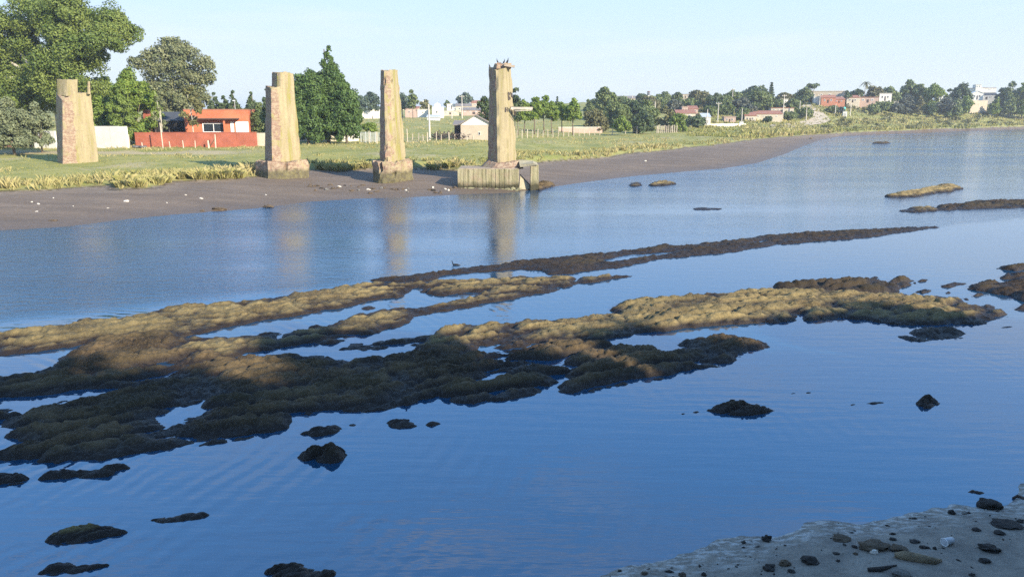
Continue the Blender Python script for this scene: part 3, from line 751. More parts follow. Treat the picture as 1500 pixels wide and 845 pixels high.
# pier 4, standing at the water
D4 = Dof(279.5, 0.0)
q = (ptD(735, 280, D4)[0], D4, 0.0)
pr = empty('bridge_pier', q, 'pale graffitied pier with a jutting beam on a broken ribbed base at the waterline', 'bridge pier', 'ruined piers of the old bridge')
zp = ptD(735, 237, D4 + 1)[2]
base = hexring((714.5, 728.5, 745, 757.5), 236, D4 + 1.2, (2.1, 0, 0.25, 2.2), zp - 0.1)
top = hexring((716, 726.5, 740, 749), (98.5, 103.5, 99.5, 98.5), D4 + 1.2, (2.1, 0.35, 0.5, 2.0))
ks = [loft('shaft', base, top, pr, [0.6, 0.0, 0.0, 0.3, 0.4, 0.4], 0.03, 0.010, 0.35, seed=13, chip=0.14)]
def ring(pts, D): return [ptD(x, y, D + o) for x, y, o in pts]
b2 = ring([(727, 101, 1.9), (748.5, 101, 2.3), (749, 100, 3.2), (722, 100, 3.2)], D4)
t2 = ring([(728, 92.5, 1.95), (749, 94, 2.35), (748.5, 94, 3.1), (724, 93, 3.1)], D4)
ks.append(loft('broken_cap', b2, t2, pr, [0.6, 0.6, 0.6, 0.6], 0.12, 0.06, 0.1, seed=14, chip=0.3))
mb = MB()
c = ptD(745, 96.8, D4 + 2.0); mb.box((c[0] + .05, c[1], c[2]), (0.85, 0.35, 0.16), 0.1, (0, 0.12))
ks.append(mb.build('cap_slab', M['rubble'], pr))
# stepped rubble course under the shaft
b2 = ring([(701, 247.5, 1.9), (722, 248.5, 0.5), (757, 248.5, 0.5), (768, 247, 1.9), (766, 247, 3.9), (704, 247, 3.9)], D4)
t2 = ring([(712, 235.5, 2.1), (727, 238.5, 0.95), (752, 238, 0.9), (760, 235.5, 2.0), (758, 235, 3.5), (714, 235, 3.5)], D4)
ks.append(loft('stepped_course', b2, t2, pr, [0.75] * 6, 0.06, 0.07, 0.1, seed=15, chip=0.3))
# ribbed base: vertical concrete planks side by side, each a little different
zb = ptD(715, 248, D4)[2]
xs = [670.5]
while xs[-1] < 757: xs.append(xs[-1] + random.uniform(5.5, 11))
xs[-1] = 760
mb = MB()
a = ptD(671.5, 279, D4 + 0.15); b = ptD(759, 279, D4 + 0.15)
mb.box(((a[0] + b[0]) / 2, D4 + 1.75, zb / 2 - 0.3), (b[0] - a[0], 3.0, zb + 0.5))
ks.append(mb.build('base_core', M['ribbed'], pr))
mb = MB(); mb.box(((a[0] + b[0]) / 2, D4 + 1.72, zb - .02), (b[0] - a[0] - .1, 3.1, .14)); ks.append(mb.build('base_top', M['rubble'], pr))
for i in range(len(xs) - 1):
    a = ptD(xs[i] + 0.12, 279, D4); b = ptD(xs[i + 1] - 0.12, 279, D4)
    h = zb + random.uniform(-0.05, 0.03)
    mb = MB()
    wd = b[0] - a[0]; ins = random.uniform(0, 0.03); ch = 0.025
    x0, x1 = a[0], b[0]; y0 = D4 + ins; y1 = D4 + 0.3
    vs = [(x0, y1, -0.5), (x0, y0 + ch, -0.5), (x0 + ch, y0, -0.5), (x1 - ch, y0, -0.5), (x1, y0 + ch, -0.5), (x1, y1, -0.5)]
    vt = [(x, y + random.uniform(-.02, .02), h + random.uniform(-.03, .03)) for x, y, z in vs]
    mb.add(vs + vt, [(k, (k + 1) % 6, (k + 1) % 6 + 6, k + 6) for k in range(6)] + [(6, 7, 8, 9, 10, 11)])
    ks.append(mb.build('plank', M['ribbed'], pr))
# ragged lip of algae rubble at the foot
for i in range(26):
    x = 672 + i * 3.5 + random.uniform(-1, 1)
    p = ptD(x, 278.5, D4 - 0.1 - random.random() * 0.25)
    vs, fs = [], []
    bm = bmesh.new(); bmesh.ops.create_icosphere(bm, subdivisions=1, radius=random.uniform(0.12, 0.24))
    for v in bm.verts: v.co = Vector((v.co.x * 1.3, v.co.y, v.co.z * 0.7)) * random.uniform(0.8, 1.2)
    me = bpy.data.meshes.new('foot_stone'); bm.to_mesh(me); bm.free()
    o = link('foot_stone', me, M['algae'], pr); me.transform(Matrix.Translation((p[0], p[1], random.uniform(0.0, 0.18)))); ks.append(o)
# detached right end: standing slab, roof slab, fallen wedge, dark gap between
mb = MB(); a = ptD(777, 280, D4 + 0.2); b = ptD(789.3, 280, D4 + 0.2)
h1 = ptD(783, 242, D4)[2]
mb.add([(a[0], D4 + .2, -.4), (b[0], D4 + .25, -.4), (b[0] + .05, D4 + 2.6, -.4), (a[0] + .05, D4 + 2.6, -.4),
        (a[0] + .02, D4 + .2, h1 - .06), (b[0] - .03, D4 + .25, h1), (b[0], D4 + 2.6, h1 - .1), (a[0] + .02, D4 + 2.6, h1 - .1)],
       [(0, 1, 5, 4), (1, 2, 6, 5), (2, 3, 7, 6), (3, 0, 4, 7), (4, 5, 6, 7)])
ks.append(mb.build('end_slab', M['ribbed'], pr))
mb = MB(); p0 = ptD(762, 245, D4 + .3); p1 = ptD(788, 242.5, D4 + .1)
mb.add([(p0[0], D4 + .25, p0[2]), (p1[0], D4 + .1, p1[2] + .02), (p1[0], D4 + 2.7, p1[2] + .05), (p0[0], D4 + 2.7, p0[2] + .2),
        (p0[0] - .05, D4 + .25, p0[2] + .2), (p1[0] - .35, D4 + .1, p1[2] + .16), (p1[0] - .3, D4 + 2.7, p1[2] + .2), (p0[0] - .1, D4 + 2.7, p0[2] + .45)],
       [(3, 2, 1, 0), (0, 1, 5, 4), (1, 2, 6, 5), (2, 3, 7, 6), (3, 0, 4, 7), (4, 5, 6, 7)])
ks.append(mb.build('roof_slab', M['concrete'], pr))
mb = MB(); pa = ptD(760, 277, D4 + .3); pb = ptD(776, 277, D4 + .5); pc = ptD(762, 258, D4 + .8)
mb.add([(pa[0], D4 + .3, -.3), (pb[0], D4 + .45, -.3), (pb[0], D4 + 1.6, -.3), (pa[0], D4 + 1.6, -.3),
        (pc[0], D4 + .7, pc[2]), (pb[0], D4 + .7, .35), (pb[0], D4 + 1.6, .4), (pc[0], D4 + 1.6, pc[2] + .1)],
       [(0, 1, 5, 4), (1, 2, 6, 5), (2, 3, 7, 6), (3, 0, 4, 7), (4, 5, 6, 7)])
ks.append(mb.build('fallen_wedge', M['concrete'], pr))
# beam that juts from the side
mb = MB(); p0 = ptD(748, 159.5, D4 + 1.9); p1 = ptD(780, 159, D4 + 2.2)
mb.box(((p0[0] + p1[0]) / 2, (p0[1] + p1[1]) / 2, p0[2] + .03), (p1[0] - p0[0], .3, .2), 0.12)
ks.append(mb.build('beam', M['timber'], pr))
mb = MB(); p0 = ptD(754, 163, D4 + 1.7); p1 = ptD(779, 161.8, D4 + 1.9)
mb.tube([p0, p1], .035, 6); ks.append(mb.build('rebar', M['timber'], pr))
# faded painted letters high on the lit face: a scrawl over R II
def stroke_plane(px, py):       # a point 4 mm in front of the lit nose-to-shoulder face
    g = (236 - py) / (236 - 101.0)
    A = np.array(base4[1]) * (1 - g) + np.array(top4[1]) * g; B_ = np.array(base4[2]) * (1 - g) + np.array(top4[2]) * g
    xa = 728.5 + (726.5 - 728.5) * g; xb = 745 + (740 - 745) * g; xc = 757.5 + (749 - 757.5) * g
    C_ = np.array(base4[3]) * (1 - g) + np.array(top4[3]) * g
    if px <= xb: f = (px - xa) / (xb - xa); P = A * (1 - f) + B_ * f; d = B_ - A
    else: f = (px - xb) / (xc - xb); P = B_ * (1 - f) + C_ * f; d = C_ - B_
    nrm = np.array([d[1], -d[0], 0]); nrm /= np.linalg.norm(nrm)
    return P + nrm * 0.035
base4 = hexring((714.5, 728.5, 745, 757.5), 236, D4 + 1.2, (2.1, 0, 0.25, 2.2), zp - 0.1)
top4 = hexring((716, 726.5, 740, 749), (98.5, 103.5, 99.5, 98.5), D4 + 1.2, (2.1, 0.35, 0.5, 2.0))
def strokes(name, segs, wd):
    mb = MB()
    for (x0, y0, x1, y1) in segs:
        a = stroke_plane(x0, y0); b = stroke_plane(x1, y1); ex = stroke_plane(x0 + .5, y0) - stroke_plane(x0 - .5, y0); ex /= np.linalg.norm(ex)
        t_ = (b - a) / np.linalg.norm(b - a); up = np.array([0, 0, 1.0]); nn = np.cross(ex, up); sd = np.cross(t_, nn); sd = sd / np.linalg.norm(sd) * wd; nn = nn / np.linalg.norm(nn) * .006
        q = [a - sd, b - sd, b + sd, a + sd]; mb.add([x - nn for x in q] + [x + nn for x in q], [(0, 3, 2, 1), (4, 5, 6, 7), (0, 1, 5, 4), (1, 2, 6, 5), (2, 3, 7, 6), (3, 0, 4, 7)])
    return mb.build(name, M['graffiti'], pr)
ks.append(strokes('graffiti', [(740.7, 157, 740.7, 163), (740.7, 157, 743.2, 157.6), (743.2, 157.6, 743, 160), (743, 160, 740.7, 160.2), (741.5, 160.2, 743.6, 163)], 0.05))
ks.append(strokes('graffiti', [(747, 157.5, 752, 157.5), (748.6, 157.5, 749, 168), (752.2, 158, 753, 172), (750.3, 162, 750.8, 166)], 0.06))
ks.append(strokes('graffiti', [(743.5, 136, 744.2, 146), (743.5, 136, 746.5, 138), (746.5, 138, 744, 141), (744, 141, 747.3, 145), (747.3, 145, 744.2, 146), (747.6, 135.5, 748.8, 143), (749.4, 137, 750.4, 144.5), (748.2, 141, 750, 140.5)], 0.06))
local(pr, ks)

# low rubble spur right of the last pier
reef('rubble_spur', 'low algae-covered rubble spur at the foot of the broken pier', [(770,272),(790,269),(812,268)], [(770,279),(792,279.5),(815,273)], 'reef_mix', 0.5, 0.07, cat='rubble', lump=0.5)

# ------------------------------------------------------------------ cormorants
M['cormorant'] = plain('cormorant_plumage', (0.02, 0.019, 0.018), 0.6, 0.3, 8, 0.1)
M['beak'] = plain('beak_horn', (0.16, 0.13, 0.07), 0.5, 0.2)
def cormorant(pos, label, rz=0.0, s=1.0, swim=False, group='cormorants on the pier top'):
    r = empty('cormorant', pos, label, 'bird', None if swim else group, rz)
    mb = MB()
    if swim:    # low in the water, S neck
        mb.tube([(-.42, 0, .02), (-.30, 0, .05), (-.12, 0, .07), (.10, 0, .08), (.22, 0, .10), (.28, 0, .18), (.27, 0, .28), (.30, 0, .35), (.36, 0, .37), (.40, 0, .365)],
                [.02, .07, .11, .11, .08, .045, .034, .036, .034, .015], 10)
    else:
        mb.tube([(-.26, 0, -.02), (-.17, 0, .08), (-.08, 0, .20), (.0, 0, .33), (.05, 0, .43), (.06, 0, .52), (.045, 0, .60), (.06, 0, .66), (.11, 0, .685), (.15, 0, .68)],
                [.03, .06, .10, .115, .09, .05, .036, .036, .036, .015], 10)
    mb.build('body', M['cormorant'], r, True)
    b = MB(); e = (.40, 0, .365) if swim else (.15, 0, .68)
    b.tube([e, (e[0] + .07, 0, e[2] - .004), (e[0] + .085, 0, e[2] - .02)], [.013, .008, .003], 6); b.build('beak', M['beak'], r)
    if not swim:
        for sd in (-1, 1):
            wv = MB(); wv.tube([(.02, sd * .10, .42), (-.05, sd * .125, .28), (-.14, sd * .10, .12), (-.22, sd * .05, .0)], [.03, .05, .045, .01], 6); wv.build('wing', M['cormorant'], r, True)
            lg = MB(); lg.tube([(0, sd * .05, .22), (.0, sd * .055, .02), (.07, sd * .06, .012)], [.03, .016, .012], 5); lg.build('leg', M['cormorant'], r)
    r.scale = (s, s, s)
    return r
zt = ptD(735, 93.2, D4 + 2.2)[2]
for (px, dz, lb, rz, s) in ((716.8, ptD(717, 99, D4 + 2.4)[2] - zt, 'smallest cormorant perched at the top pier\'s dark corner, apart from the rest', 2.6, .4),
                            (728.6, 0.0, 'hunched cormorant perched left on the broken pier cap', 2.8, .5),
                            (738.5, -0.02, 'cormorant perched in the middle of the broken pier cap', .4, .5),
                            (743.6, -0.02, 'tallest upright cormorant on the broken pier cap above the slab', .2, .62)):
    x = ptD(px, 94, D4 + 2.3)[0]
    cormorant((x, D4 + (2.5 if px < 720 else 2.25), zt + dz), lb, rz, s)
p = at(668, 388.5, 0)
cormorant((p[0], p[1], -0.03), 'cormorant swimming alone beside the thin dark reef line', 2.9, 0.5, True)

# ------------------------------------------------------------------ vegetation
M['bark'] = plain('bark', (0.16, 0.125, 0.09), 0.95, 0.35, 4, 0.5)
M['bark_pale'] = plain('bark_pale', (0.42, 0.38, 0.30), 0.9, 0.3, 3, 0.4)
LM = {
 'plane':  leafmat('leaf_plane', (0.085, 0.135, 0.026), (0.22, 0.265, 0.06), .3),
 'olive':  leafmat('leaf_olive', (0.13, 0.155, 0.08), (0.22, 0.24, 0.125)),
 'bright': leafmat('leaf_bright', (0.12, 0.19, 0.026), (0.25, 0.32, 0.06), 0.34),
 'lime':   leafmat('leaf_lime', (0.13, 0.19, 0.03), (0.21, 0.27, 0.06), 0.3),
 'euca':   leafmat('leaf_eucalyptus', (0.125, 0.15, 0.065), (0.235, 0.24, 0.115)),
 'straw':  leafmat('leaf_straw', (0.12, 0.125, 0.04), (0.20, 0.19, 0.075)),
 'dark':   leafmat('leaf_dark', (0.05, 0.078, 0.032), (0.105, 0.14, 0.056), 0.18),
 'conifer': leafmat('leaf_conifer', (0.045, 0.085, 0.02), (0.10, 0.16, 0.04), 0.16),
 'mid':    leafmat('leaf_mid', (0.09, 0.13, 0.04), (0.18, 0.215, 0.072)),
 'blue':   leafmat('leaf_bluish', (0.07, 0.10, 0.07), (0.11, 0.15, 0.095)),
 'brown':  leafmat('leaf_brownish', (0.11, 0.11, 0.045), (0.165, 0.155, 0.06)),
 'grey':   leafmat('leaf_grey', (0.085, 0.10, 0.075), (0.14, 0.15, 0.105)),
}
def leaves(centers, radii, n_per_m2, size, seed=0, flat=1.0, droop=0.0, inner=0.35):
    """leaf clumps: each lobe gets sub-clumps over its shell, each sub-clump a puff of small leaf faces"""
    g = np.random.default_rng(seed)
    V = []; TI = []
    for c, rad in zip(centers, radii):
        rad = np.array(rad if hasattr(rad, '__len__') else (rad, rad, rad), float)
        area = 4 * math.pi * (rad.mean() ** 2)
        ns = int(np.clip(area * 1.1 / (rad.mean() * 0.42) ** 2 / 3.0, 9, 26))
        u = g.normal(size=(ns, 3)); u /= np.linalg.norm(u, axis=1)[:, None]
        u[:, 2] = np.where(u[:, 2] < -0.6, -u[:, 2], u[:, 2])
        sc = c + u * rad * g.uniform(0.45, 0.95, (ns, 1))
        sr = rad.mean() * g.uniform(0.30, 0.58, ns)
        n = max(40, int(area * n_per_m2))
        k = g.integers(0, ns, n)
        d = g.normal(size=(n, 3)); d /= np.linalg.norm(d, axis=1)[:, None]
        r = g.uniform(inner, 1.0, n) ** 0.6
        P = sc[k] + d * (sr[k] * r)[:, None] * np.array([1, 1, 0.8 * flat])
        P[:, 2] -= droop * g.random(n) * sr[k]
        nrm = d * 0.75 + u[k] * 0.35 + g.normal(size=(n, 3)) * 0.55
        nrm /= np.linalg.norm(nrm, axis=1)[:, None] + 1e-9
        t1 = np.cross(nrm, g.normal(size=(n, 3))); t1 /= np.linalg.norm(t1, axis=1)[:, None] + 1e-9
        t2 = np.cross(nrm, t1)
        s = size * g.uniform(0.6, 1.35, n)[:, None]
        quad = np.stack([P - t1 * s * .9, P - t2 * s * .5, P + t1 * s * .9, P + t2 * s * .5], 1)
        V.append(quad.reshape(-1, 3))
        tint = np.clip(0.5 + 0.42 * g.normal(size=ns)[k] + 0.22 * g.normal(size=n), 0, 1)
        TI.append(np.repeat(tint, 4))
    V = np.concatenate(V); TI = np.concatenate(TI)
    return V, np.arange(len(V)).reshape(-1, 4), TI
def tree(px, D, top, wpx, leaf, label, name='tree', shape='round', base_py=None, group=None, bark='bark', dens=1.0, crown_frac=0.75, lobes=None, seed=None, cat='tree', loc=None, height=None, width=None, leafsize=None, lean=0.0):
    seed = seed if seed is not None else int(px * 7 + top * 13) % 9973
    g = np.random.default_rng(seed); rn = random.Random(seed)
    if loc is None:
        if base_py is not None: x, y, z = hit(px, base_py); D = y
        else: x, y, z = onD(px, D)
        H = ptD(px, top, y)[2] - z; W = wpx * pxm(y)
    else: x, y, z = loc; H = height; W = width
    z -= 0.05
    r = empty(name, (x, y, z), label, cat, group)
    ls = leafsize or max(0.10, y * 0.00165)
    cz0 = H * (1 - crown_frac)
    C = []; Rd = []
    if lobes:
        for (lx, ly, lr, *do) in lobes:
            p = ptD(lx, ly, D + (do[0] if do else 0)); C.append((p[0] - x, p[1] - y, p[2] - z)); q = lr * pxm(D); Rd.append((q, q, q * .92) if name != 'cypress_tree' else (q * .9, q * .9, q * 1.35))
    elif shape == 'round':
        ch = H - cz0; a = W / 2
        C.append((0, 0, cz0 + ch * .5)); Rd.append((a * .62, a * .62, ch * .34))
        k = 9
        for i in range(k):
            th = 2 * math.pi * (i + rn.random() * .7) / k; el = rn.uniform(-.75, .85)
            ce = math.cos(el)
            C.append((math.cos(th) * a * .60 * ce, math.sin(th) * a * .60 * ce, cz0 + ch * .5 + math.sin(el) * ch * .36))
            q = a * rn.uniform(.30, .44); Rd.append((q, q, q * .9))
        C.append((rn.uniform(-.15, .15) * a, 0, H - a * .36)); Rd.append((a * .38, a * .38, a * .36))
        if crown_frac > .86:     # leafy right down to the ground
            for i in range(6):
                th = 2 * math.pi * (i + rn.random() * .6) / 6; q = a * rn.uniform(.34, .44)
                C.append((math.cos(th) * a * .56, math.sin(th) * a * .56, max(q * .7, cz0 + ch * rn.uniform(.08, .24)))); Rd.append((q, q, q * .9))
    elif shape == 'airy':
        ch = H - cz0; a = W / 2
        for i in range(10):
            f = (i + .5) / 10; th = rn.random() * 6.28
            q = a * rn.uniform(.26, .40)
            rr = a * .65 * math.sin(math.pi * min(.93, .15 + f * .8))
            C.append((math.cos(th) * rr, math.sin(th) * rr, cz0 + ch * (.06 + f * .86))); Rd.append((q, q, q * .8))
    elif shape == 'cone':
        a = W / 2; n = 9
        for i in range(n):
            f = i / (n - 1); rr = a * (1 - f) ** .8
            m = max(1, int(5 * (1 - f)) + 1)
            for j in range(m):
                th = 2 * math.pi * (j + rn.random() * .6) / m
                q = a * (.40 * (1 - f) + .13)
                C.append((math.cos(th) * rr * .62, math.sin(th) * rr * .62, cz0 + (H - cz0) * (f * .93) + q * .3)); Rd.append((q, q, q * 1.25))
    elif shape == 'umbrella':
        a = W / 2
        for i in range(9):
            th = 2 * math.pi * i / 9 + rn.random() * .5; rr = a * rn.uniform(.3, .72)
            q = a * rn.uniform(.28, .38); C.append((math.cos(th) * rr, math.sin(th) * rr, H - q * .9 - rn.random() * H * .10)); Rd.append((q, q, q * .6))
    elif shape == 'bush':
        a = W / 2
        for i in range(8):
            th = 2 * math.pi * i / 8 + rn.random() * .5; rr = a * rn.uniform(.3, .66); q = a * rn.uniform(.32, .46)
            C.append((math.cos(th) * rr, math.sin(th) * rr, max(H * rn.uniform(.3, .62), q * .5))); Rd.append((q, q, min(q, H * .42)))
        C.append((0, 0, H * .62)); Rd.append((a * .5, a * .5, H * .38))
    elif shape == 'pagoda':
        a = W / 2
        for i in range(8):
            f = i / 7; rr = a * (1 - f * .93)
            for j in range(6):
                th = 2 * math.pi * (j + .3 * i) / 6
                q = rr * .34 + .12; C.append((math.cos(th) * rr * .6, math.sin(th) * rr * .6, H * (.16 + .8 * f))); Rd.append((q, q, q * .35))
    elif shape == 'palm':
        pass
    if shape == 'palm':
        Vs = []; Ts = []
        for i in range(22):
            th = 6.28 * i / 22 + rn.random() * .3; el = rn.uniform(-.2, 1.1); L = W * .62
            prev = None
            for sgm in range(5):
                f = sgm / 4; rr = L * f * math.cos(el * .7); zz = H - .3 + L * f * math.sin(el) - L * f * f * .75
                pt = np.array([math.cos(th) * rr, math.sin(th) * rr, zz]); wdt = .32 * (1 - f * .7)
                sd = np.array([-math.sin(th), math.cos(th), 0]) * wdt
                if prev is not None: Vs += [prev[0] - prev[1], prev[0] + prev[1], pt + sd, pt - sd]; Ts += [rn.random()] * 4
                prev = (pt, sd)
        V = np.array(Vs); Q = np.arange(len(V)).reshape(-1, 4); TI = np.array(Ts)
    else:
        nd = dens * 2.3 / (ls * ls * 1.0)
        nd = min(nd, 110)
        V, Q, TI = leaves([np.array(c, float) for c in C], Rd, nd, ls, seed, droop=1.2 if shape == 'willow' else 0.0)
        # stray twigs break the outline
        V[:, 2] = np.maximum(V[:, 2], 0.02)
    np_mesh('crown', V, Q, LM[leaf], r, attrs={'tint': TI})
    if shape not in ('bush',):
        tr = max(.06, W * .028) if shape != 'palm' else .16
        mb = MB()
        zt_ = H * (.95 if shape in ('cone', 'pagoda', 'palm') else max(.35, 1 - crown_frac * .55))
        bx, by = rn.uniform(-.04, .04) * W, rn.uniform(-.04, .04) * W
        mb.tube([(0, 0, -.2), (bx * .3, by * .3, zt_ * .35), (bx, by, zt_ * .7), (bx * 1.3 + lean * W, by, zt_)], [tr * 1.35, tr, tr * .8, tr * .45], 8)
        mb.build('trunk', M[bark], r, True)
        if shape in ('round', 'airy', 'umbrella', 'willow') :
            for ci in range(0, len(C), 2 if len(C) < 12 else 3):
                c = C[ci]
                lb = MB(); s0 = (bx * .8, by * .8, zt_ * rn.uniform(.55, .92)); md = ((s0[0] + c[0]) / 2, (s0[1] + c[1]) / 2, (s0[2] + c[2]) / 2 - .04 * H)
                lb.tube([s0, md, c], [tr * .5, tr * .36, tr * .14], 5); lb.build('limb', M[bark], r, True)
    return r

NEARTREES = [(4.5,-4,9.4,7),(9,-3,10.0,7.5),(13.5,-3.5,9.7,7),(18,-2.5,11.4,8),(22.5,-3,10.4,7),(27,-2,11.2,7.5),(31.5,-1,10.6,7),(36,0,11.5,8),(15,3,5.5,6),(20,4,6.5,7),(24,7,6,6),(28,5,7,7),(10,2,5,5),(8,-8,9.5,8),(-1,-6,9.5,7),(42,3,11,8)]
# --- left bank group
tree(95, 104, 2, 240, 'plane', 'huge spreading green tree towering over the first pier', 'broadleaf_tree', bark='bark_pale', dens=.95, lobes=[
    (12,52,36),(60,28,36),(100,20,30,-2),(120,45,34,1),(165,36,26),(186,52,21),(150,66,30,-3),(100,75,40,-3),(40,95,42,2),(-20,70,40),(-25,130,44),(85,112,36,-4),(130,92,30),
    (60,140,42,0),(10,150,40,-2),(110,150,38,-2),(135,140,26),(-50,30,44,3),(-60,100,50)], seed=41)
tree(22, 84, 143, 62, 'olive', 'pale grey-green bushy tree left of the first pier', 'olive_tree', 'round', crown_frac=.9)
tree(62, 86, 148, 40, 'olive', 'smaller grey-green tree close to the first pier\'s dark side', 'olive_tree', 'round', crown_frac=.88)
tree(-35, 90, 150, 60, 'plane', 'dark bushy tree half outside the frame edge', 'broadleaf_tree', 'round', crown_frac=.9)
tree(150, 100, 140, 50, 'bright', 'low bright green tree behind the first pier', 'broadleaf_tree', 'round', crown_frac=.93)
tree(166, 108, 112, 46, 'bright', 'round bright green tree between the first pier and tall leafy tree', 'broadleaf_tree', 'round', crown_frac=.92)
tree(203, 99, 100, 62, 'bright', 'large leafy bright green tree behind the white wall end', 'broadleaf_tree', 'round', crown_frac=.94, dens=1.2)
tree(186, 97, 128, 50, 'lime', 'yellow-green leafy tree just behind the white wall', 'broadleaf_tree', 'round', crown_frac=.95)
tree(228, 103, 130, 36, 'bright', 'narrow bright green tree touching the porch', 'broadleaf_tree', 'round', crown_frac=.94)
tree(158, 150, 106, 22, 'dark', 'distant dark conifer seen through the gap left of the bright trees', 'pine_tree', 'cone', crown_frac=.9)
tree(180, 150, 112, 18, 'dark', 'second distant dark conifer beside the gap', 'pine_tree', 'cone', crown_frac=.9)
tree(256, 132, 58, 120, 'euca', 'tall airy grey-brown eucalyptus behind the house', 'eucalyptus_tree', dens=.7, bark='bark_pale', lobes=[(250,150,24),(272,152,22),(232,152,20),(296,150,14),(256,172,20),
    (252,72,18),(235,82,18),(275,80,17),(212,90,15,-2),(298,98,17),(262,98,22),(235,108,22),(282,118,20),(305,118,11),(255,130,24),(290,140,16),(228,135,18),(196,92,9),(243,64,9)], seed=77)
tree(239, 90.5, 112, 26, 'euca', 'slender pale tree left of the pair before the red wall', 'poplar_tree', 'airy', dens=.8, crown_frac=.82, bark='bark_pale', base_py=214)
tree(285, 90.5, 120, 36, 'straw', 'slender straw-green tree in front of the orange house', 'poplar_tree', 'airy', dens=.75, crown_frac=.72, bark='bark_pale', base_py=214)
for px, tp, wd, lb in ((318,134,34,'dark conifer just left of the house mast'), (346,131,36,'dark conifer behind the house mast'), (372,133,36,'dark conifer left of the stepped pier'),
                       (395,128,34,'dark conifer hidden partly by the stepped pier'), (332,140,40,'lowest dark conifer over the orange roof')):
    tree(px, 122, tp, wd, 'dark', lb, 'conifer_tree', 'cone', crown_frac=.97, dens=1.2)
tree(383, 104, 150, 34, 'mid', 'green shrubby tree between the orange house and stepped pier', 'broadleaf_tree', 'round', crown_frac=.95)
# the big conifer clump between the piers
tree(481, 101, 64, 56, 'conifer', 'tall spire-topped dark green cypress, tallest between the piers', 'cypress_tree', 'cone', crown_frac=.97, dens=1.2, lobes=[
    (482,72,3.5),(479,82,5),(484,90,6),(475,96,6),(488,100,7),(480,106,9),(470,114,7),(493,112,7),(499,120,6),(484,122,11),(474,126,9),(470,185,17),(495,185,17),(482,196,14),(490,128,16),(470,130,15),(480,145,18),(500,140,16),(463,148,16),(495,160,18),(475,165,18)], seed=5)
tree(452, 99, 112, 54, 'conifer', 'broad dark green conifer left of the spire-topped cypress', 'cypress_tree', 'cone', crown_frac=.98, dens=1.2, lobes=[
    (440,122,10),(452,120,12),(462,128,12),(438,138,14),(455,140,17),(447,158,19),(465,160,17),(440,176,17),(458,178,18),(436,158,12),(444,192,15),(462,194,15)], seed=6)
tree(508, 99.5, 128, 50, 'conifer', 'broad dark green conifer right of the spire-topped cypress', 'cypress_tree', 'cone', crown_frac=.98, dens=1.2, lobes=[
    (505,136,10),(515,148,12),(500,150,14),(520,160,10),(508,166,17),(492,172,17),(520,174,12),(505,182,14),(482,180,16),(500,194,14),(516,190,13)], seed=8)
tree(542, 0, 180, 26, 'bright', 'rounded clipped green bush left of the slim pier', 'bush', 'bush', base_py=194, cat='bush')
for px, D, tp, wd, lf, lb in ((530, 215, 140, 26, 'blue', 'bluish distant tree right of the conifers'), (546, 225, 134, 26, 'blue', 'taller bluish distant tree touching the slim pier'),
                              (590, 225, 136, 22, 'blue', 'bluish distant tree right behind the slim pier'), (605, 220, 131, 18, 'mid', 'dark pointed distant tree right of the slim pier'),
                              (680, 300, 136, 26, 'blue', 'distant round tree over the white houses'), (655, 310, 147, 10, 'mid', 'tiny distant tree among white houses'),
                              (624, 260, 146, 18, 'straw', 'sparse straw-coloured tree left of the two-storey white house')):
    tree(px, D, tp, wd, lf, lb, 'distant_tree', 'round', crown_frac=.85)
tree(712, 112, 141, 30, 'dark', 'dark tree peeking out left of the graffitied pier', 'broadleaf_tree', 'round', crown_frac=.8)
tree(754, 128, 128, 24, 'dark', 'dark tree peeking out right of the graffitied pier', 'broadleaf_tree', 'round', crown_frac=.85)
for i, (px, bp, tp, wd, lb) in enumerate(((768,196,146,24,'street tree nearest the graffitied pier\'s beam'), (783,197,142,26,'street tree second from the pier beam'), (797,195,140,24,'tallest bright street tree of the row'),
                                          (808,196,148,20,'bright street tree right of the tallest one'), (823,194.5,149,22,'street tree with a gap on its right'), (839,198,144,24,'last street tree, standing forward with a bare trunk'),
                                          (759,198,150,18,'street tree half hidden by the graffitied pier'))):
    tree(px, 0, tp, wd * 1.22, 'bright', lb, 'street_tree', 'round', base_py=bp, crown_frac=.74, group='bright green street trees in a row', dens=1.1)
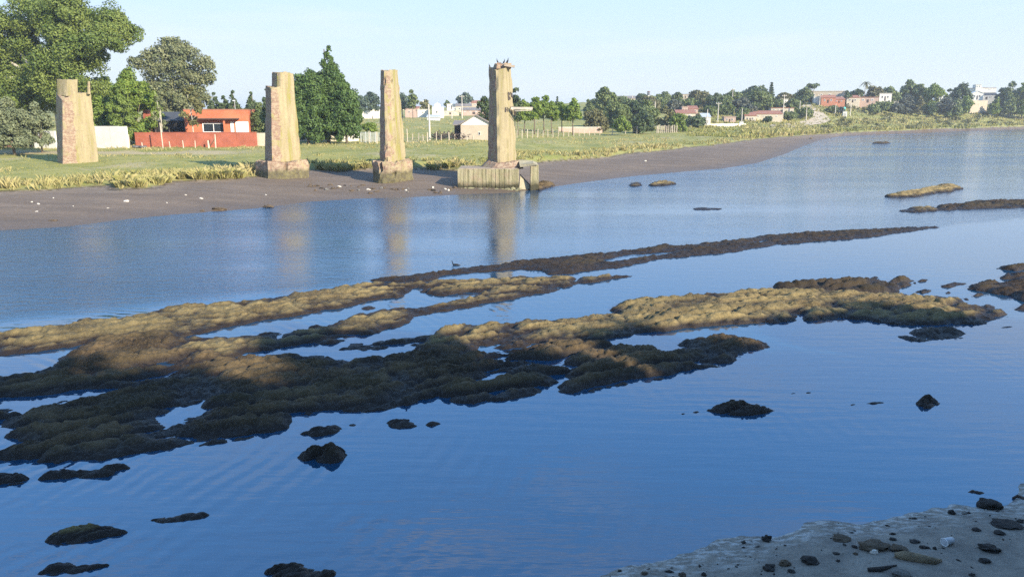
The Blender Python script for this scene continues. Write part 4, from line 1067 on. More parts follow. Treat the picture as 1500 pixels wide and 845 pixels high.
# trees round the middle of the shore
for px, D, bp, tp, wd, lf, nm, shp, lb in (
 (872,0,194,160,36,'brown','broadleaf_tree','round','brownish olive tree right of the street trees'),
 (886,205,None,127,34,'mid','broadleaf_tree','round','tall rounded tree standing above its neighbours mid shore'),
 (903,176,None,150,38,'mid','broadleaf_tree','round','mid green tree below the tall rounded one'),
 (930,178,None,148,36,'dark','broadleaf_tree','round','dark dense tree mid shore by the willow'),
 (947,182,None,146,32,'mid','broadleaf_tree','round','leafy green tree over the dark dense one'),
 (942,160,None,162,30,'dark','broadleaf_tree','round','darkest low tree beside the palisade'),
 (975,0,192,157,28,'straw','willow_tree','airy','yellow-green drooping willow by the palisade'),
 (992,0,193,166,26,'lime','broadleaf_tree','round','lime green rounded tree right of the palisade'),
 (1018,0,187.5,170,28,'dark','broadleaf_tree','round','dark rounded bush-like tree by the white shed'),
 (912,150,None,171,28,'bright','bush','bush','low lime bush in front of the mid shore trees'),
 (973,270,None,134,20,'mid','hill_tree','round','dark hill tree right of the smokestack'),
 (991,275,None,135,16,'mid','hill_tree','round','small hill tree in the middle skyline'),
 (962,262,None,142,28,'mid','hill_tree','round','wide green hill tree below the smokestack'),
 (1022,265,None,132,28,'brown','hill_tree','round','rounded olive hill tree above the orange roof'),
 (1001,255,None,146,22,'dark','hill_tree','round','low dark hill tree left of the rounded olive one'),
 (1046,246,None,137,26,'dark','hill_tree','round','dark hill tree right of the rounded olive one'),
 (1072,265,None,132,22,'mid','hill_tree','round','hill tree with a pole in front on the skyline'),
 (1062,240,None,150,22,'mid','hill_tree','round','low hill tree by the pinkish ruin'),
 (1086,248,None,142,24,'grey','hill_tree','round','greyish hill tree behind tall poles'),
 (1104,285,None,126,34,'dark','hill_tree','round','large dark hill tree on the middle skyline'),
 (1109,258,None,136,36,'mid','hill_tree','round','large green hill tree below the large dark one'),
 (1086,225,None,158,20,'mid','hill_tree','round','bushy tree left of the red roofed house'),
 (1128.5,292,None,121,10,'dark','norfolk_pine','pagoda','thin spired pine on the skyline'),
 (1147,278,None,136,22,'brown','hill_tree','round','olive hill tree right of the spired pine'),
 (1138,258,None,146,18,'mid','hill_tree','round','round green tree over the red roofed house'),
 (1162,252,None,144,20,'mid','hill_tree','round','round green tree at the top of the dirt road'),
 (1188,288,None,121,20,'dark','stone_pine','umbrella','flat-topped pine above the cream building'),
 (1176,282,None,130,24,'mid','hill_tree','round','dark tree left of the cream building'),
 (1124,0,181,170,13,'dark','bush','bush','dark bush before the red roofed house'),
 (1155,0,176,164,26,'mid','bush','bush','broad hedge bush left of the dirt road'),
 (1178,0,175,157,22,'mid','bush','bush','tall rounded bush at the dirt road bend'),
 (1218,0,166,155,16,'mid','bush','bush','bush beside the white kiosk on the slope'),
 (1230,0,167,157,14,'grey','bush','bush','greyish bush right of the white kiosk'),
 (1239,282,None,133,14,'dark','hill_tree','round','dark tree at the brick house corner'),
 (1253,290,None,130,24,'dark','hill_tree','round','dark round tree right of the cream building'),
 (1265,285,None,121,14,'brown','palm_tree','palm','palm tree on the hill skyline'),
 (1278,290,None,126,30,'brown','hill_tree','round','olive canopy right of the palm'),
 (1302,292,None,127,30,'mid','hill_tree','round','green canopy above the white cube house'),
 (1327,300,None,117,28,'mid','hill_tree','round','tall leafy tree on the right skyline'),
 (1343,296,None,123,24,'mid','hill_tree','round','green tree leaning on the yellowish one'),
 (1363,292,None,123,32,'lime','hill_tree','round','large yellowish rounded tree on the right skyline'),
 (1386,300,None,130,14,'dark','hill_tree','round','small dark tree in the dip of the skyline'),
 (1326,281,None,139,22,'grey','hill_tree','round','greyish tree below the tall leafy tree'),
 (1344,279,None,141,16,'brown','hill_tree','round','olive shrub tree by the sand scar'),
 (1296,276,None,148,24,'mid','bush','bush','dark bushes below the white cube house'),
 (1278,268,None,152,20,'mid','bush','bush','dark thicket left of the white cube house'),
 (1312,274,None,150,22,'grey','bush','bush','grey-green thicket right of the white cube house'),
 (1382,284,None,141,26,'grey','bush','bush','grey-green thicket right of the sand scar'),
 (1363,277,None,150,14,'dark','bush','bush','dark bush at the sand scar\'s foot'),
 (1397,282,None,148,22,'mid','bush','bush','mid green bush below the dark pine-like tree'),
 (1403,300,None,122,32,'dark','hill_tree','round','dark pine-like tree left of the long white building'),
 (1413,292,None,139,14,'lime','bush','bush','yellow-green bush by the dark roofed villa'),
 (1441,352,None,129,12,'dark','hill_tree','round','dark tree before the long white building'),
 (1464,312,None,129,22,'dark','hill_tree','round','dark tree right of the dark roofed villa'),
 (1477,308,None,119,26,'mid','hill_tree','round','tall green tree near the right end of the skyline'),
 (1496,306,None,119,28,'lime','hill_tree','round','yellow-green tree at the right end of the skyline'),
 (1455,300,None,143,14,'lime','bush','bush','yellow bush on the open grassy slope'),
 (1476,302,None,140,18,'mid','bush','bush','green bush under the tall green tree'),
 (1525,308,None,122,34,'mid','hill_tree','round','tree partly cut by the frame edge'),
 (940,290,None,138,16,'dark','hill_tree','round','small dark tree left of the smokestack'),
 (908,275,None,141,18,'mid','hill_tree','round','small skyline tree right of the tall rounded one'),
 (1204,296,None,134,10,'dark','hill_tree','round','little dark tree before the cream building'),
 (880,240,None,140,26,'mid','hill_tree','round','green hill tree half behind the tall rounded mid shore tree'),
 (921,235,None,146,28,'mid','hill_tree','round','green hill tree behind the dark dense mid shore tree'),
 (952,250,None,141,26,'brown','hill_tree','round','olive hill tree right below the smokestack'),
 (985,240,None,148,26,'grey','hill_tree','round','greyish hill tree behind the terracotta roof\'s left end'),
 (1012,250,None,144,22,'mid','hill_tree','round','green hill tree behind the pink houses'),
 (1036,262,None,141,24,'brown','hill_tree','round','olive hill tree behind the tall white shed'),
 (1060,258,None,139,24,'mid','hill_tree','round','green hill tree behind the pinkish ruin'),
 (1080,268,None,137,26,'dark','hill_tree','round','dark hill tree behind the greyish one'),
 (1121,275,None,137,20,'mid','hill_tree','round','green hill tree under the spired pine'),
 (1040,232,None,155,18,'mid','hill_tree','round','low green tree between two poles mid slope'),
 (1098,235,None,152,20,'grey','hill_tree','round','greyish tree behind the left cream cottage'),
 (862,215,None,146,14,'mid','hill_tree','round','slim tree behind the brownish olive one'),
 (816,210,None,141,10,'dark','hill_tree','cone','pointed dark tree behind the street trees'),
):
    tree(px, D, tp, wd * ((1.05 if px > 1200 else 1.22) if nm == 'hill_tree' else 1.2 if shp == 'bush' else 1.12), lf, lb, nm, shp, base_py=bp, crown_frac=.95 if shp == 'round' else .88, cat='bush' if shp == 'bush' else 'tree')
# trees along the near bank, behind the photographer and to the right: they cast the shade over the foreground
for i, (x, y, ht, wd) in enumerate(NEARTREES):
    tree(0, 0, i, 0, 'plane', 'leafy tree on the near bank, casting shade over the water', 'bank_tree', 'round', group='leafy trees along the near bank', loc=(x, y, gz(x, y)), height=ht, width=wd, leafsize=0.13, seed=300 + i, dens=.8, crown_frac=.93)

# ------------------------------------------------------------------ buildings, walls, fences, poles
def flat(name, c, rough=0.8, var=0.14): M[name] = plain(name, c, rough, var, 0.8, 0.12)
flat('orange_wall', (0.47, 0.14, 0.068), .85, .25); flat('red_wall', (0.32, 0.095, 0.055), .85, .28); flat('white_wall', (0.70, 0.66, 0.57)); flat('cream_wall', (0.50, 0.43, 0.32))
flat('beige_wall', (0.40, 0.335, 0.25)); flat('brick_wall', (0.40, 0.17, 0.10)); flat('pink_wall', (0.42, 0.30, 0.235)); flat('grey_wall', (0.42, 0.41, 0.38)); flat('terracotta', (0.30, 0.135, 0.085))
flat('slate', (0.06, 0.065, 0.075)); flat('grey_roof', (0.20, 0.175, 0.155)); flat('white_trim', (0.78, 0.76, 0.72), 0.6, 0.06); flat('dark_wood', (0.07, 0.05, 0.04)); flat('post_wood', (0.50, 0.42, 0.32), 0.9, 0.3)
flat('pole_concrete', (0.52, 0.47, 0.40)); flat('dark_metal', (0.10, 0.10, 0.10), 0.5); flat('teal_plastic', (0.06, 0.38, 0.34), 0.5); flat('dark_brick', (0.16, 0.07, 0.05)); flat('zinc', (0.46, 0.47, 0.47), 0.5)
M['glass'] = (lambda t: t.pbr((0.02, 0.025, 0.03), 0.08, None, 0.6))(NT('window_glass'))
M['porch_shade'] = plain('porch_shade_black', (0.015, 0.013, 0.012), 0.9)  # near-black colour painted on the solid porch box as its shaded recess

def roofmesh(kind, w, d, h, over, rise):
    mb = MB()
    x, y0, y1 = w / 2 + over, -over, d + over
    if kind == 'flat':
        mb.box((0, d / 2, h + .08), (w + 2 * over, d + 2 * over, .16))
    elif kind == 'slope':    # falls towards the front
        mb.add([(-x, y0, h), (x, y0, h), (x, y1, h + rise), (-x, y1, h + rise), (-x, y0, h + .14), (x, y0, h + .14), (x, y1, h + rise + .14), (-x, y1, h + rise + .14)],
               [(0, 3, 2, 1), (4, 5, 6, 7), (0, 1, 5, 4), (1, 2, 6, 5), (2, 3, 7, 6), (3, 0, 4, 7)])
    elif kind == 'gablex':   # ridge across the view
        ym = d / 2
        v = [(-x, y0, h - .05), (x, y0, h - .05), (x, ym, h + rise), (-x, ym, h + rise), (x, y1, h - .05), (-x, y1, h - .05)]
        v2 = [(a, b, c + .14) for a, b, c in v]
        mb.add(v + v2, [(0, 3, 2, 1), (3, 5, 4, 2), (6, 7, 8, 9), (9, 8, 10, 11), (0, 1, 7, 6), (4, 5, 11, 10), (0, 6, 9, 3), (3, 9, 11, 5), (1, 2, 8, 7), (2, 4, 10, 8)])
    elif kind == 'gabley':   # gable end faces the view
        v = [(-x, y0, h - .05), (0, y0, h + rise), (x, y0, h - .05), (x, y1, h - .05), (0, y1, h + rise), (-x, y1, h - .05)]
        v2 = [(a, b, c + .14) for a, b, c in v]
        mb.add(v + v2, [(0, 1, 4, 5)[::-1], (1, 2, 3, 4)[::-1], (6, 7, 10, 11), (7, 8, 9, 10), (0, 1, 7, 6), (1, 2, 8, 7), (5, 11, 10, 4), (4, 10, 9, 3), (0, 6, 11, 5), (2, 3, 9, 8)])
    return mb
def house(px0, px1, top, base, label, wall, roof=None, rk='flat', rise=0.8, depth=5.0, D=None, over=0.2, wins=(), doors=(), yaw=0.0, name='house', cat='house', chimney=None, group=None, trim='white_trim', gable=None):
    pc = (px0 + px1) / 2
    if D is None: x, D, z = hit(pc, base)
    else: x, _, z = onD(pc, D)
    z = ptD(pc, base, D)[2]
    w = (px1 - px0) * pxm(D); h = ptD(pc, top, D)[2] - z
    r = empty(name, (x, D, z), label, cat, group, math.atan2(-x, D) * 0.6 + yaw)
    mb = MB(); mb.box((0, depth / 2, h / 2 - 1.0), (w, depth, h + 2.0)); mb.build('wall', M[wall], r)
    if rk == 'gabley' and roof:
        mb = MB(); mb.add([(-w / 2, .01, h - .01), (w / 2, .01, h - .01), (0, .01, h + rise), (-w / 2, depth - .01, h - .01), (w / 2, depth - .01, h - .01), (0, depth - .01, h + rise)],
                          [(0, 1, 2), (5, 4, 3), (0, 2, 5, 3), (1, 4, 5, 2)]); mb.build('gable', M[gable or wall], r)
    if rk == 'gablex' and roof:
        mb = MB(); mb.add([(-w / 2, 0.01, h - .01), (-w / 2, depth - .01, h - .01), (-w / 2, depth / 2, h + rise), (w / 2, .01, h - .01), (w / 2, depth - .01, h - .01), (w / 2, depth / 2, h + rise)],
                          [(0, 1, 2)[::-1], (3, 4, 5), (0, 2, 5, 3), (1, 4, 5, 2)]); mb.build('gable', M[gable or wall], r)
    ro = roofmesh(rk, w, depth, h, over, rise).build('roof', M[roof], r) if roof else None
    if chimney and ro:
        mb = MB(); mb.box((chimney * w, depth * .45, h + rise * .6 + .35), (.5, .5, 1.2)); mb.build('chimney', M[wall], ro)
    for (fx, fz, fw, fh) in wins:    # centre and size in parts of the front
        cx, cz, ww, wh = (fx - .5) * w, fz * h, fw * w, fh * h
        t_ = min(.12, ww * .12)
        mb = MB(); mb.box((cx, -.03, cz + wh / 2 - t_ / 2), (ww, .10, t_)); mb.box((cx, -.03, cz - wh / 2 + t_ / 2), (ww, .10, t_))
        for sx in (-1, 1): mb.box((cx + sx * (ww / 2 - t_ / 2), -.03, cz), (t_, .10, wh - 2 * t_))
        if ww > wh * 1.3:
            mb.box((cx, -.025, cz), (t_ * .6, .08, wh - 2 * t_))
        f = mb.build('window', M[trim], r)
        mb = MB(); mb.box((cx, -.004, cz), (ww - 2 * t_, .03, wh - 2 * t_)); mb.build('pane', M['glass'], f)
    for (fx, fw, fh, mt) in doors:
        mb = MB(); mb.box(((fx - .5) * w, -.02, fh * h / 2), (fw * w, .08, fh * h)); d = mb.build('door', M[mt], r)
        mb = MB(); mb.box(((fx - .5) * w + fw * w * .35, -.08, fh * h / 2), (.06, .06, .14)); mb.build('handle', M['dark_metal'], d)
    return r

# orange house behind the red wall
RD = hit(290, 215)[1]
r = house(277, 364.5, 161.5, 213, 'orange flat-roofed house with a white garage door and thin roof mast', 'orange_wall', None, depth=7, D=RD + 5, wins=[(.44, .50, .34, .27)], doors=[], yaw=-.02)
w_ = 87.5 * pxm(RD + 5); h_ = r.children[0].dimensions.z - 2.0
mb = MB(); mb.box((0, 3.5, h_ + .06), (w_ + .1, 7.1, .12)); mb.build('parapet', M['terracotta'], r)
mb = MB(); mb.box((w_ * .385, -.03, h_ * .46), (w_ * .20, .10, h_ * .42)); gd = mb.build('garage_door', M['white_trim'], r)
mb = MB(); mb.box((w_ * .23, -.05, h_ * .46), (w_ * .05, .14, h_ * .42)); mb.build('pillar', M['white_trim'], r)
mb = MB(); mb.box((w_ * .02, -.5, h_ * .755), (w_ * .66, 1.1, .14)); mb.build('awning', M['dark_wood'], r)
mb = MB(); mb.box((w_ * .12, -.6, h_ * .37), (.22, .22, h_ * .75)); mb.build('pillar', M['orange_wall'], r)
mb = MB(); mb.tube([(w_ * .28, 1, h_), (w_ * .28, 1, h_ + 1.25)], .035, 6); mb.box((w_ * .27, 1, h_ + 1.22), (.35, .12, .14)); mb.build('mast', M['zinc'], r)
r = house(231, 276, 178, 213, 'dark shaded porch with slate roof beside the orange house', 'porch_shade', 'slate', 'slope', 1.1, depth=4, D=RD + 5.5, name='porch', cat='porch')
pw = 45 * pxm(RD + 5.5)
for fx in (-.45, -.05, .42):
    mb = MB(); mb.box((fx * pw, -.5, 1.3), (.14, .14, 2.9)); mb.build('post', M['dark_wood'], r)
r = empty('barbecue_chimney', onD(218, RD + 4), 'red brick barbecue chimney left of the porch', 'chimney')
k = pxm(RD + 4)
mb = MB(); mb.box((0, 0, 1.2), (10 * k, .9, 2.6)); mb.build('hearth', M['brick_wall'], r)
mb = MB(); mb.box((1.6 * k, 0, 3.35), (7 * k, .7, 1.9)); mb.build('stack', M['red_wall'], r)
mb = MB(); mb.box((1.6 * k, 0, 4.36), (8 * k, .8, .12)); mb.build('cap', M['brick_wall'], r)

def wall(px0, px1, top, base, label, mat, thick=.22, name='boundary_wall', coping=None, panels=0, D0=None, D1=None, cat='wall', pm=None):
    a = hit(px0, base) if D0 is None else onD(px0, D0); b = hit(px1, base) if D1 is None else onD(px1, D1)
    ax, ay = a[:2]; bx, by = b[:2]; L = math.hypot(bx - ax, by - ay); rz = math.atan2(by - ay, bx - ax)
    zc = min(a[2], b[2]); D = (ay + by) / 2
    h = ptD((px0 + px1) / 2, top, D)[2] - zc
    r = empty(name, ((ax + bx) / 2, (ay + by) / 2, zc), label, cat, None, rz)
    n = max(1, panels)
    for i in range(n):
        mb = MB(); g = .015 if n > 1 else 0
        mb.box((-L / 2 + L * (i + .5) / n, random.uniform(-.012, .012) if n > 1 else 0, h / 2 - .3), (L / n - g, thick, h + .6 + (random.uniform(-.04, .02) if n > 1 else 0)))
        mb.build('wall_panel' if n > 1 else 'wall', M[pm or mat], r)
    if n > 1:
        mb = MB(); mb.box((0, 0.06, h / 2 - .3), (L, thick * .6, h + .5)); mb.build('backing', M[mat], r)
    if coping:
        mb = MB(); mb.box((0, 0, h + .05), (L + .06, thick + .1, .09)); mb.build('coping', M[coping], r)
    return r
wall(199.5, 377, 195, 214.5, 'long red wall in front of the orange house', 'red_wall', panels=6, coping='red_wall')
wall(377.8, 390, 195, 214, 'short cream wall at the red wall\'s right end', 'cream_wall')
wall(141, 188.5, 185, 217, 'tall white wall right of the first pier', 'white_wall', panels=4)
wall(52, 84, 192, 215, 'whitish wall under the grey-green trees', 'white_wall', D0=93, D1=92)
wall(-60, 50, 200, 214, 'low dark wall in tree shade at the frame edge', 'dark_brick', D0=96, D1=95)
wall(437, 503, 193.5, 207, 'long low cream wall under the conifers', 'cream_wall', panels=5)
r = house(500, 524, 191, 209.5, 'small whitewashed lean-to at the end of the cream wall', 'white_wall', 'white_wall', 'gabley', 1.3, depth=2.5, D=hit(510, 207)[1] - .5, name='shed', cat='shed', over=.05)
# hut with white gable
HD = hit(700, 205)[1]
r = house(675.5, 719, 183, 204.5, 'beige hut with a white gable left of the graffitied pier', 'beige_wall', 'grey_roof', 'gabley', 1.25, depth=7, D=HD, over=.25, gable='white_wall', wins=[(.62, .40, .07, .2)], name='hut')
r = house(666, 678, 184, 203.5, 'dark lean-to on the hut\'s left side', 'dark_wood', 'grey_roof', 'slope', .5, depth=5, D=HD + 1.5, name='shed', cat='shed')
# middle distance
house(633.5, 649.5, 158, 172, 'two-storey white house with one dark window', 'white_wall', 'white_wall', 'flat', depth=6, D=235, wins=[(.42, .55, .16, .26)], over=.05)
house(637, 645, 154, 158.3, 'small white rooftop room of the two-storey house', 'white_wall', 'white_wall', 'gabley', .5, depth=4, D=237, over=.1, name='rooftop_room', cat='room')
house(626, 644, 172, 183, 'grey corrugated shed below the two-storey white house', 'zinc', 'zinc', 'slope', .5, depth=5, D=205, name='shed', cat='shed')
house(594, 613, 159, 169, 'brick-coloured long house on the slope', 'pink_wall', 'terracotta', 'slope', .6, depth=6, D=240, wins=[(.3, .5, .1, .3)])
house(612, 627, 161, 168.5, 'white house joined to the brick-coloured one', 'white_wall', 'white_wall', 'flat', depth=6, D=240, wins=[(.5, .5, .16, .3)])
wall(531, 557, 160.5, 167, 'distant white wall behind the slim pier, left side', 'white_wall', D0=225, D1=225)
for a, b, tp, bs, D, wl, rf, rk, lb in (
 (655, 668, 153, 160, 300, 'white_wall', 'white_wall', 'flat', 'white box house on the skyline below the tiny tree'),
 (617, 626, 151.5, 162, 290, 'white_wall', 'white_wall', 'gabley', 'narrow white gabled house left of the two-storey one'),
 (668, 690, 156, 163, 290, 'cream_wall', 'grey_roof', 'gablex', 'cream house with grey roof under the distant round tree'),
 (676, 714, 162, 167.5, 262, 'pink_wall', 'grey_roof', 'slope', 'long low pinkish shed with grey roof on the slope'),
 (690, 716, 151, 157, 320, 'beige_wall', 'terracotta', 'gablex', 'far beige house with terracotta roof by the dark tree'),
 (648, 672, 163, 168, 262, 'cream_wall', 'cream_wall', 'flat', 'low cream house below the white box house'),
 (577, 590, 158, 163, 310, 'white_wall', 'grey_roof', 'slope', 'far white shed just right of the slim pier'),
 (903, 930, 144.5, 153, 300, 'cream_wall', 'grey_roof', 'gablex', 'grey-brown roofed house on the skyline right of the tall tree'),
 (945, 952, 141, 147, 300, 'white_wall', 'white_wall', 'flat', 'white block under the smokestack'),
 (979, 994, 146.5, 153, 285, 'cream_wall', 'cream_wall', 'flat', 'cream house peeking between two hill trees'),
 (996, 1012, 138.5, 144, 330, 'beige_wall', 'grey_roof', 'flat', 'flat grey building on the skyline left of the rounded olive tree'),
 (991, 1018, 166.5, 172, 215, 'cream_wall', 'terracotta', 'slope', 'house with a wide bright terracotta roof at mid slope'),
 (999, 1007, 157, 166, 232, 'pink_wall', 'pink_wall', 'flat', 'pinkish tower-like block behind the terracotta roof'),
 (1009, 1022, 160, 166, 236, 'pink_wall', 'terracotta', 'slope', 'small pink house behind the terracotta roof\'s right end'),
 (1061, 1077, 171.5, 179.5, 0, 'pink_wall', 'pink_wall', 'flat', 'roofless pinkish ruin by the low white wall'),
 (1061, 1073, 147.5, 153, 275, 'white_wall', 'grey_roof', 'slope', 'whitish house between skyline trees above the ruin'),
 (1091, 1107, 170, 178.5, 0, 'cream_wall', 'terracotta', 'slope', 'cream cottage with terracotta roof, left of the pair'),
 (1106, 1144, 167.5, 176, 228, 'cream_wall', 'terracotta', 'slope', 'longest red-roofed cottage by the river bend'),
 (1130, 1161, 158.5, 165, 245, 'cream_wall', 'terracotta', 'flat', 'cream parapet house above the longest red-roofed cottage'),
 (1120, 1131, 147, 154, 270, 'white_wall', 'grey_roof', 'slope', 'white house left of the green round tree'),
 (1144, 1153, 146, 152, 268, 'white_wall', 'white_wall', 'flat', 'bright white house between two round trees'),
 (1158, 1170, 141, 148, 285, 'white_wall', 'white_wall', 'flat', 'white flat house at the left of the flat-topped pine'),
 (1186, 1236, 134, 150, 292, 'beige_wall', 'cream_wall', 'flat', 'large two-storey cream building on the hill'),
 (1192, 1202, 142, 151, 276, 'white_wall', 'white_wall', 'flat', 'white annexe at the foot of the large cream building'),
 (1203, 1222, 143.5, 151, 272, 'brick_wall', 'terracotta', 'gablex', 'red brick house with steep red roof'),
 (1221, 1236, 146, 151, 272, 'brick_wall', 'terracotta', 'slope', 'low red brick wing right of the steep red roof'),
 (1240, 1257, 143.5, 150.5, 280, 'cream_wall', 'terracotta', 'slope', 'long cream cottage right of the teal tank'),
 (1257, 1284, 143, 150.5, 284, 'pink_wall', 'terracotta', 'flat', 'long pink flat-roofed row left of the white cube'),
 (1287, 1303, 137.5, 148, 286, 'white_wall', 'white_wall', 'flat', 'bright white cube house among trees'),
 (1413, 1453, 129.5, 135, 345, 'white_wall', 'pink_wall', 'flat', 'long white building on the right skyline'),
 (1427, 1434, 124.5, 130, 344, 'white_wall', 'white_wall', 'flat', 'white tower rising from the long skyline building'),
 (1422, 1436, 137, 146, 314, 'white_wall', 'white_wall', 'gabley', 'white gabled villa front on the slope'),
 (1431, 1455, 139.5, 146, 318, 'grey_wall', 'slate', 'gablex', 'dark roofed villa wing behind the white gable'),
 (1371, 1379, 133, 141, 320, 'white_wall', 'white_wall', 'flat', 'small white house right of the yellowish tree'),
 (1484, 1496, 136, 142, 322, 'cream_wall', 'grey_roof', 'slope', 'cream house under the last skyline trees'),
 (1308, 1322, 149, 153, 288, 'white_wall', 'grey_roof', 'slope', 'low white shed below the greyish tree'),
 (1028, 1040, 172, 186, 0, 'white_wall', 'zinc', 'slope', 'tall white shed right of the dark bush-like tree'),
):
    wn = [(.25, .55, .12, .34), (.7, .55, .12, .34)] if (b - a) < 30 else [(.14, .66, .06, .2), (.34, .66, .06, .2), (.56, .66, .06, .2), (.8, .66, .06, .2)]
    dr = [(.48, .10, .62, 'dark_wood')] if b - a > 12 else []
    house(a, b, tp, bs, lb, wl, rf, rk, .9 if rk != 'flat' else 0, depth=6, D=D or None, wins=wn, doors=dr, over=.15)
wall(1037, 1092, 181.5, 185, 'low white wall along the grass by the river bend', 'white_wall', panels=7)
wall(818, 882, 187, 194, 'low pinkish wall behind the street trees', 'pink_wall', D0=158, D1=160, coping='white_wall')
wall(1410, 1444, 147.5, 151.5, 'pale retaining wall below the white gabled villa', 'beige_wall', D0=306, D1=309)
for px, tp, bs, lb in ((1218, 158, 164.5, 'small white kiosk higher on the grassy slope'), (1237.5, 164, 171.5, 'small white kiosk lower on the grassy slope'), (1086, 179, 184.5, 'white block at the foot of the leftmost hill pole')):
    house(px - 2.6, px + 2.6, tp, bs, lb, 'white_wall', 'grey_wall', 'flat', depth=1.6, over=.05, doors=[(.5, .5, .8, 'grey_wall')], name='kiosk', cat='kiosk')
# teal water tank
q = onD(1236, 268); mb = MB(); hb = 5 * pxm(268)
r = empty('water_tank', q, 'teal plastic water tank beside the brick house', 'tank')
mb.tube([(0, 0, 0), (0, 0, hb * .75), (0, 0, hb)], [hb * .5, hb * .5, hb * .25], 14); mb.build('tank', M['teal_plastic'], r, True)
mb = MB(); mb.tube([(0, 0, hb), (0, 0, hb + .15)], .25, 8); mb.build('lid', M['dark_metal'], r)
# smokestack
q = onD(949.5, 305); zt = ptD(949.5, 134.5, 305)[2] - q[2]
r = empty('smokestack', q, 'short dark smokestack on the middle skyline', 'chimney')
mb = MB(); mb.tube([(0, 0, 0), (0, 0, zt * .55), (0, 0, zt)], [.7, .6, .5], 10); mb.build('shaft', M['dark_metal'], r, True)
mb = MB(); mb.tube([(0, 0, zt - .1), (0, 0, zt + .15)], .58, 10); mb.build('rim', M['dark_brick'], r)

def pole(px, top, base, label, D=None, rad=.12, mat='pole_concrete', arm=True, name='utility_pole'):
    q = hit(px, base) if D is None else onD(px, D)
    h = ptD(px, top, q[1])[2] - q[2]
    r = empty(name, q, label, 'pole')
    rad = max(rad, .55 * pxm(q[1]))
    mb = MB(); mb.tube([(0, 0, -.4), (0, 0, h * .5), (random.uniform(-.08, .08), 0, h)], [rad * 1.2, rad, rad * .75], 8); mb.build('shaft', M[mat], r)
    if arm:
        mb = MB(); mb.box((0, -.1, h - .35), (1.5, .1, .12)); c = mb.build('crossarm', M['timber'], r)
        for sx in (-.6, 0, .6):
            mb = MB(); mb.tube([(sx, -.1, h - .29), (sx, -.1, h - .08)], .05, 6); mb.build('insulator', M['white_trim'], c)
    return r
for px, tp, bs, D, lb in (
 (629.5, 153, 205, None, 'tall thin pole standing by the post fence left of the hut'), (677, 140, 178, 225, 'pole above the pinkish shed on the slope'),
 (662, 160, 178, 225, 'shorter pole left of the one above the pinkish shed'), (958.5, 149, 178, 190, 'pole among the dark mid shore trees'),
 (1035, 160, 187, None, 'white pole beside the tall white shed'), (1051, 150, 181, None, 'tall pole above the low white wall'), (1086, 159, 184, None, 'pole standing on the white block'),
 (1146, 139, 178, None, 'tallest pole before the longest red-roofed cottage'), (1170.5, 148, 172, None, 'pole at the left verge of the dirt road'), (1180.5, 157, 177, None, 'short pole by the dirt road bend'),
 (1200, 138.5, 157, None, 'pole in front of the white annexe'), (1223, 152, 169, None, 'pole between the two white kiosks'), (1245, 152, 171, None, 'pole right of the lower white kiosk'),
 (1186.5, 136, 150, 280, 'thin pole at the corner of the large cream building'), (1232, 130, 142, 292, 'skyline pole right on the cream building'), (1072, 130, 150, 262, 'skyline pole in front of a hill tree'),
 (1167, 131, 148, 290, 'skyline pole left of the flat-topped pine'), (926, 140, 150, 300, 'skyline pole right of the grey-brown roof'), (1376, 131, 146, 305, 'skyline pole in the dip between trees'),
 (1257.5, 139, 150, 280, 'pole at the end of the long cream cottage'),
):
    pole(px, tp, bs, lb, D, arm=(px in (677, 1146, 1051, 1072, 1200)))

# post and wire fences
M['wire'] = plain('fence_wire', (0.25, 0.23, 0.2), 0.6)
def fence(posts, label, wires=3, rad=.06, name='post_fence', D=None):
    P = []
    for (px, tp, bs) in posts:
        q = hit(px, bs); P.append((q, ptD(px, tp, q[1])[2] - q[2]))
    o = P[len(P) // 2][0]
    r = empty(name, o, label, 'fence')
    loc = []
    for (q, h) in P:
        b = (q[0] - o[0], q[1] - o[1], q[2] - o[2] - .3); t = (b[0] + random.uniform(-.08, .08), b[1], b[2] + h + .3)
        mb = MB(); rr = max(rad, .5 * pxm(q[1])) * random.uniform(.85, 1.2); mb.tube([b, t], [rr, rr * .9], 6); mb.build('fence_post', M['post_wood'], r); loc.append((b, h))
    for k in range(wires):
        f = (k + 1) / (wires + .3)
        mb = MB(); mb.tube([(b[0], b[1] - .06, b[2] + .3 + h * f) for b, h in loc], .008, 3, False); mb.build('wire', M['wire'], r)
    return r
fence([(190,197,215),(198,197,212),(209,209,217.5),(219,198,212),(233,198,213),(239,180,218),(249.5,207,216.5),(259,198,210),(269,206,217),(278,198,212),(286,206,217),(297,197,212),(306,206,218)], 'uneven wooden posts in front of the red wall')
r = fence([(316,197,217.5),(306.8,206,217)], 'braced white gate post near the middle of the red wall', 1, .08, 'gate_post')
mb = MB(); a = hit(307.5, 216); b = hit(315, 204); o = r.location
mb.tube([(a[0] - o.x, a[1] - o.y, .1), (hit(316, 217.5)[0] - o.x, hit(316, 217.5)[1] - o.y, 1.15)], .05, 6); mb.build('brace', M['post_wood'], r)
fence([(10,196,214),(35,197,214),(48,199,216),(61,200,217),(72,201,216)], 'pale posts under the grey-green trees')
fence([(153,199,216),(166,200,215)], 'two pale posts before the tall white wall')
fence([(541,192,210),(552,193,211)] , 'pale posts left of the slim pier')
fence([(597,189,209),(604,196,205),(613,195,206),(620,197,206),(626,194,208)] , 'pale posts right of the slim pier')
fence([(639,193,206),(646,197,206),(658,194,206),(666,197,205),(675,196,205),(684,198,206),(693,199,205),(703,199,205)] , 'crooked posts before the beige hut')
fence([(757 + i * 7.6, 190 + .05 * i + random.uniform(-1, 1), 203 - i * .28) for i in range(17)] + [(897, 187, 198), (916, 187, 197), (933, 185, 196.5)], 'long post fence under the street trees')
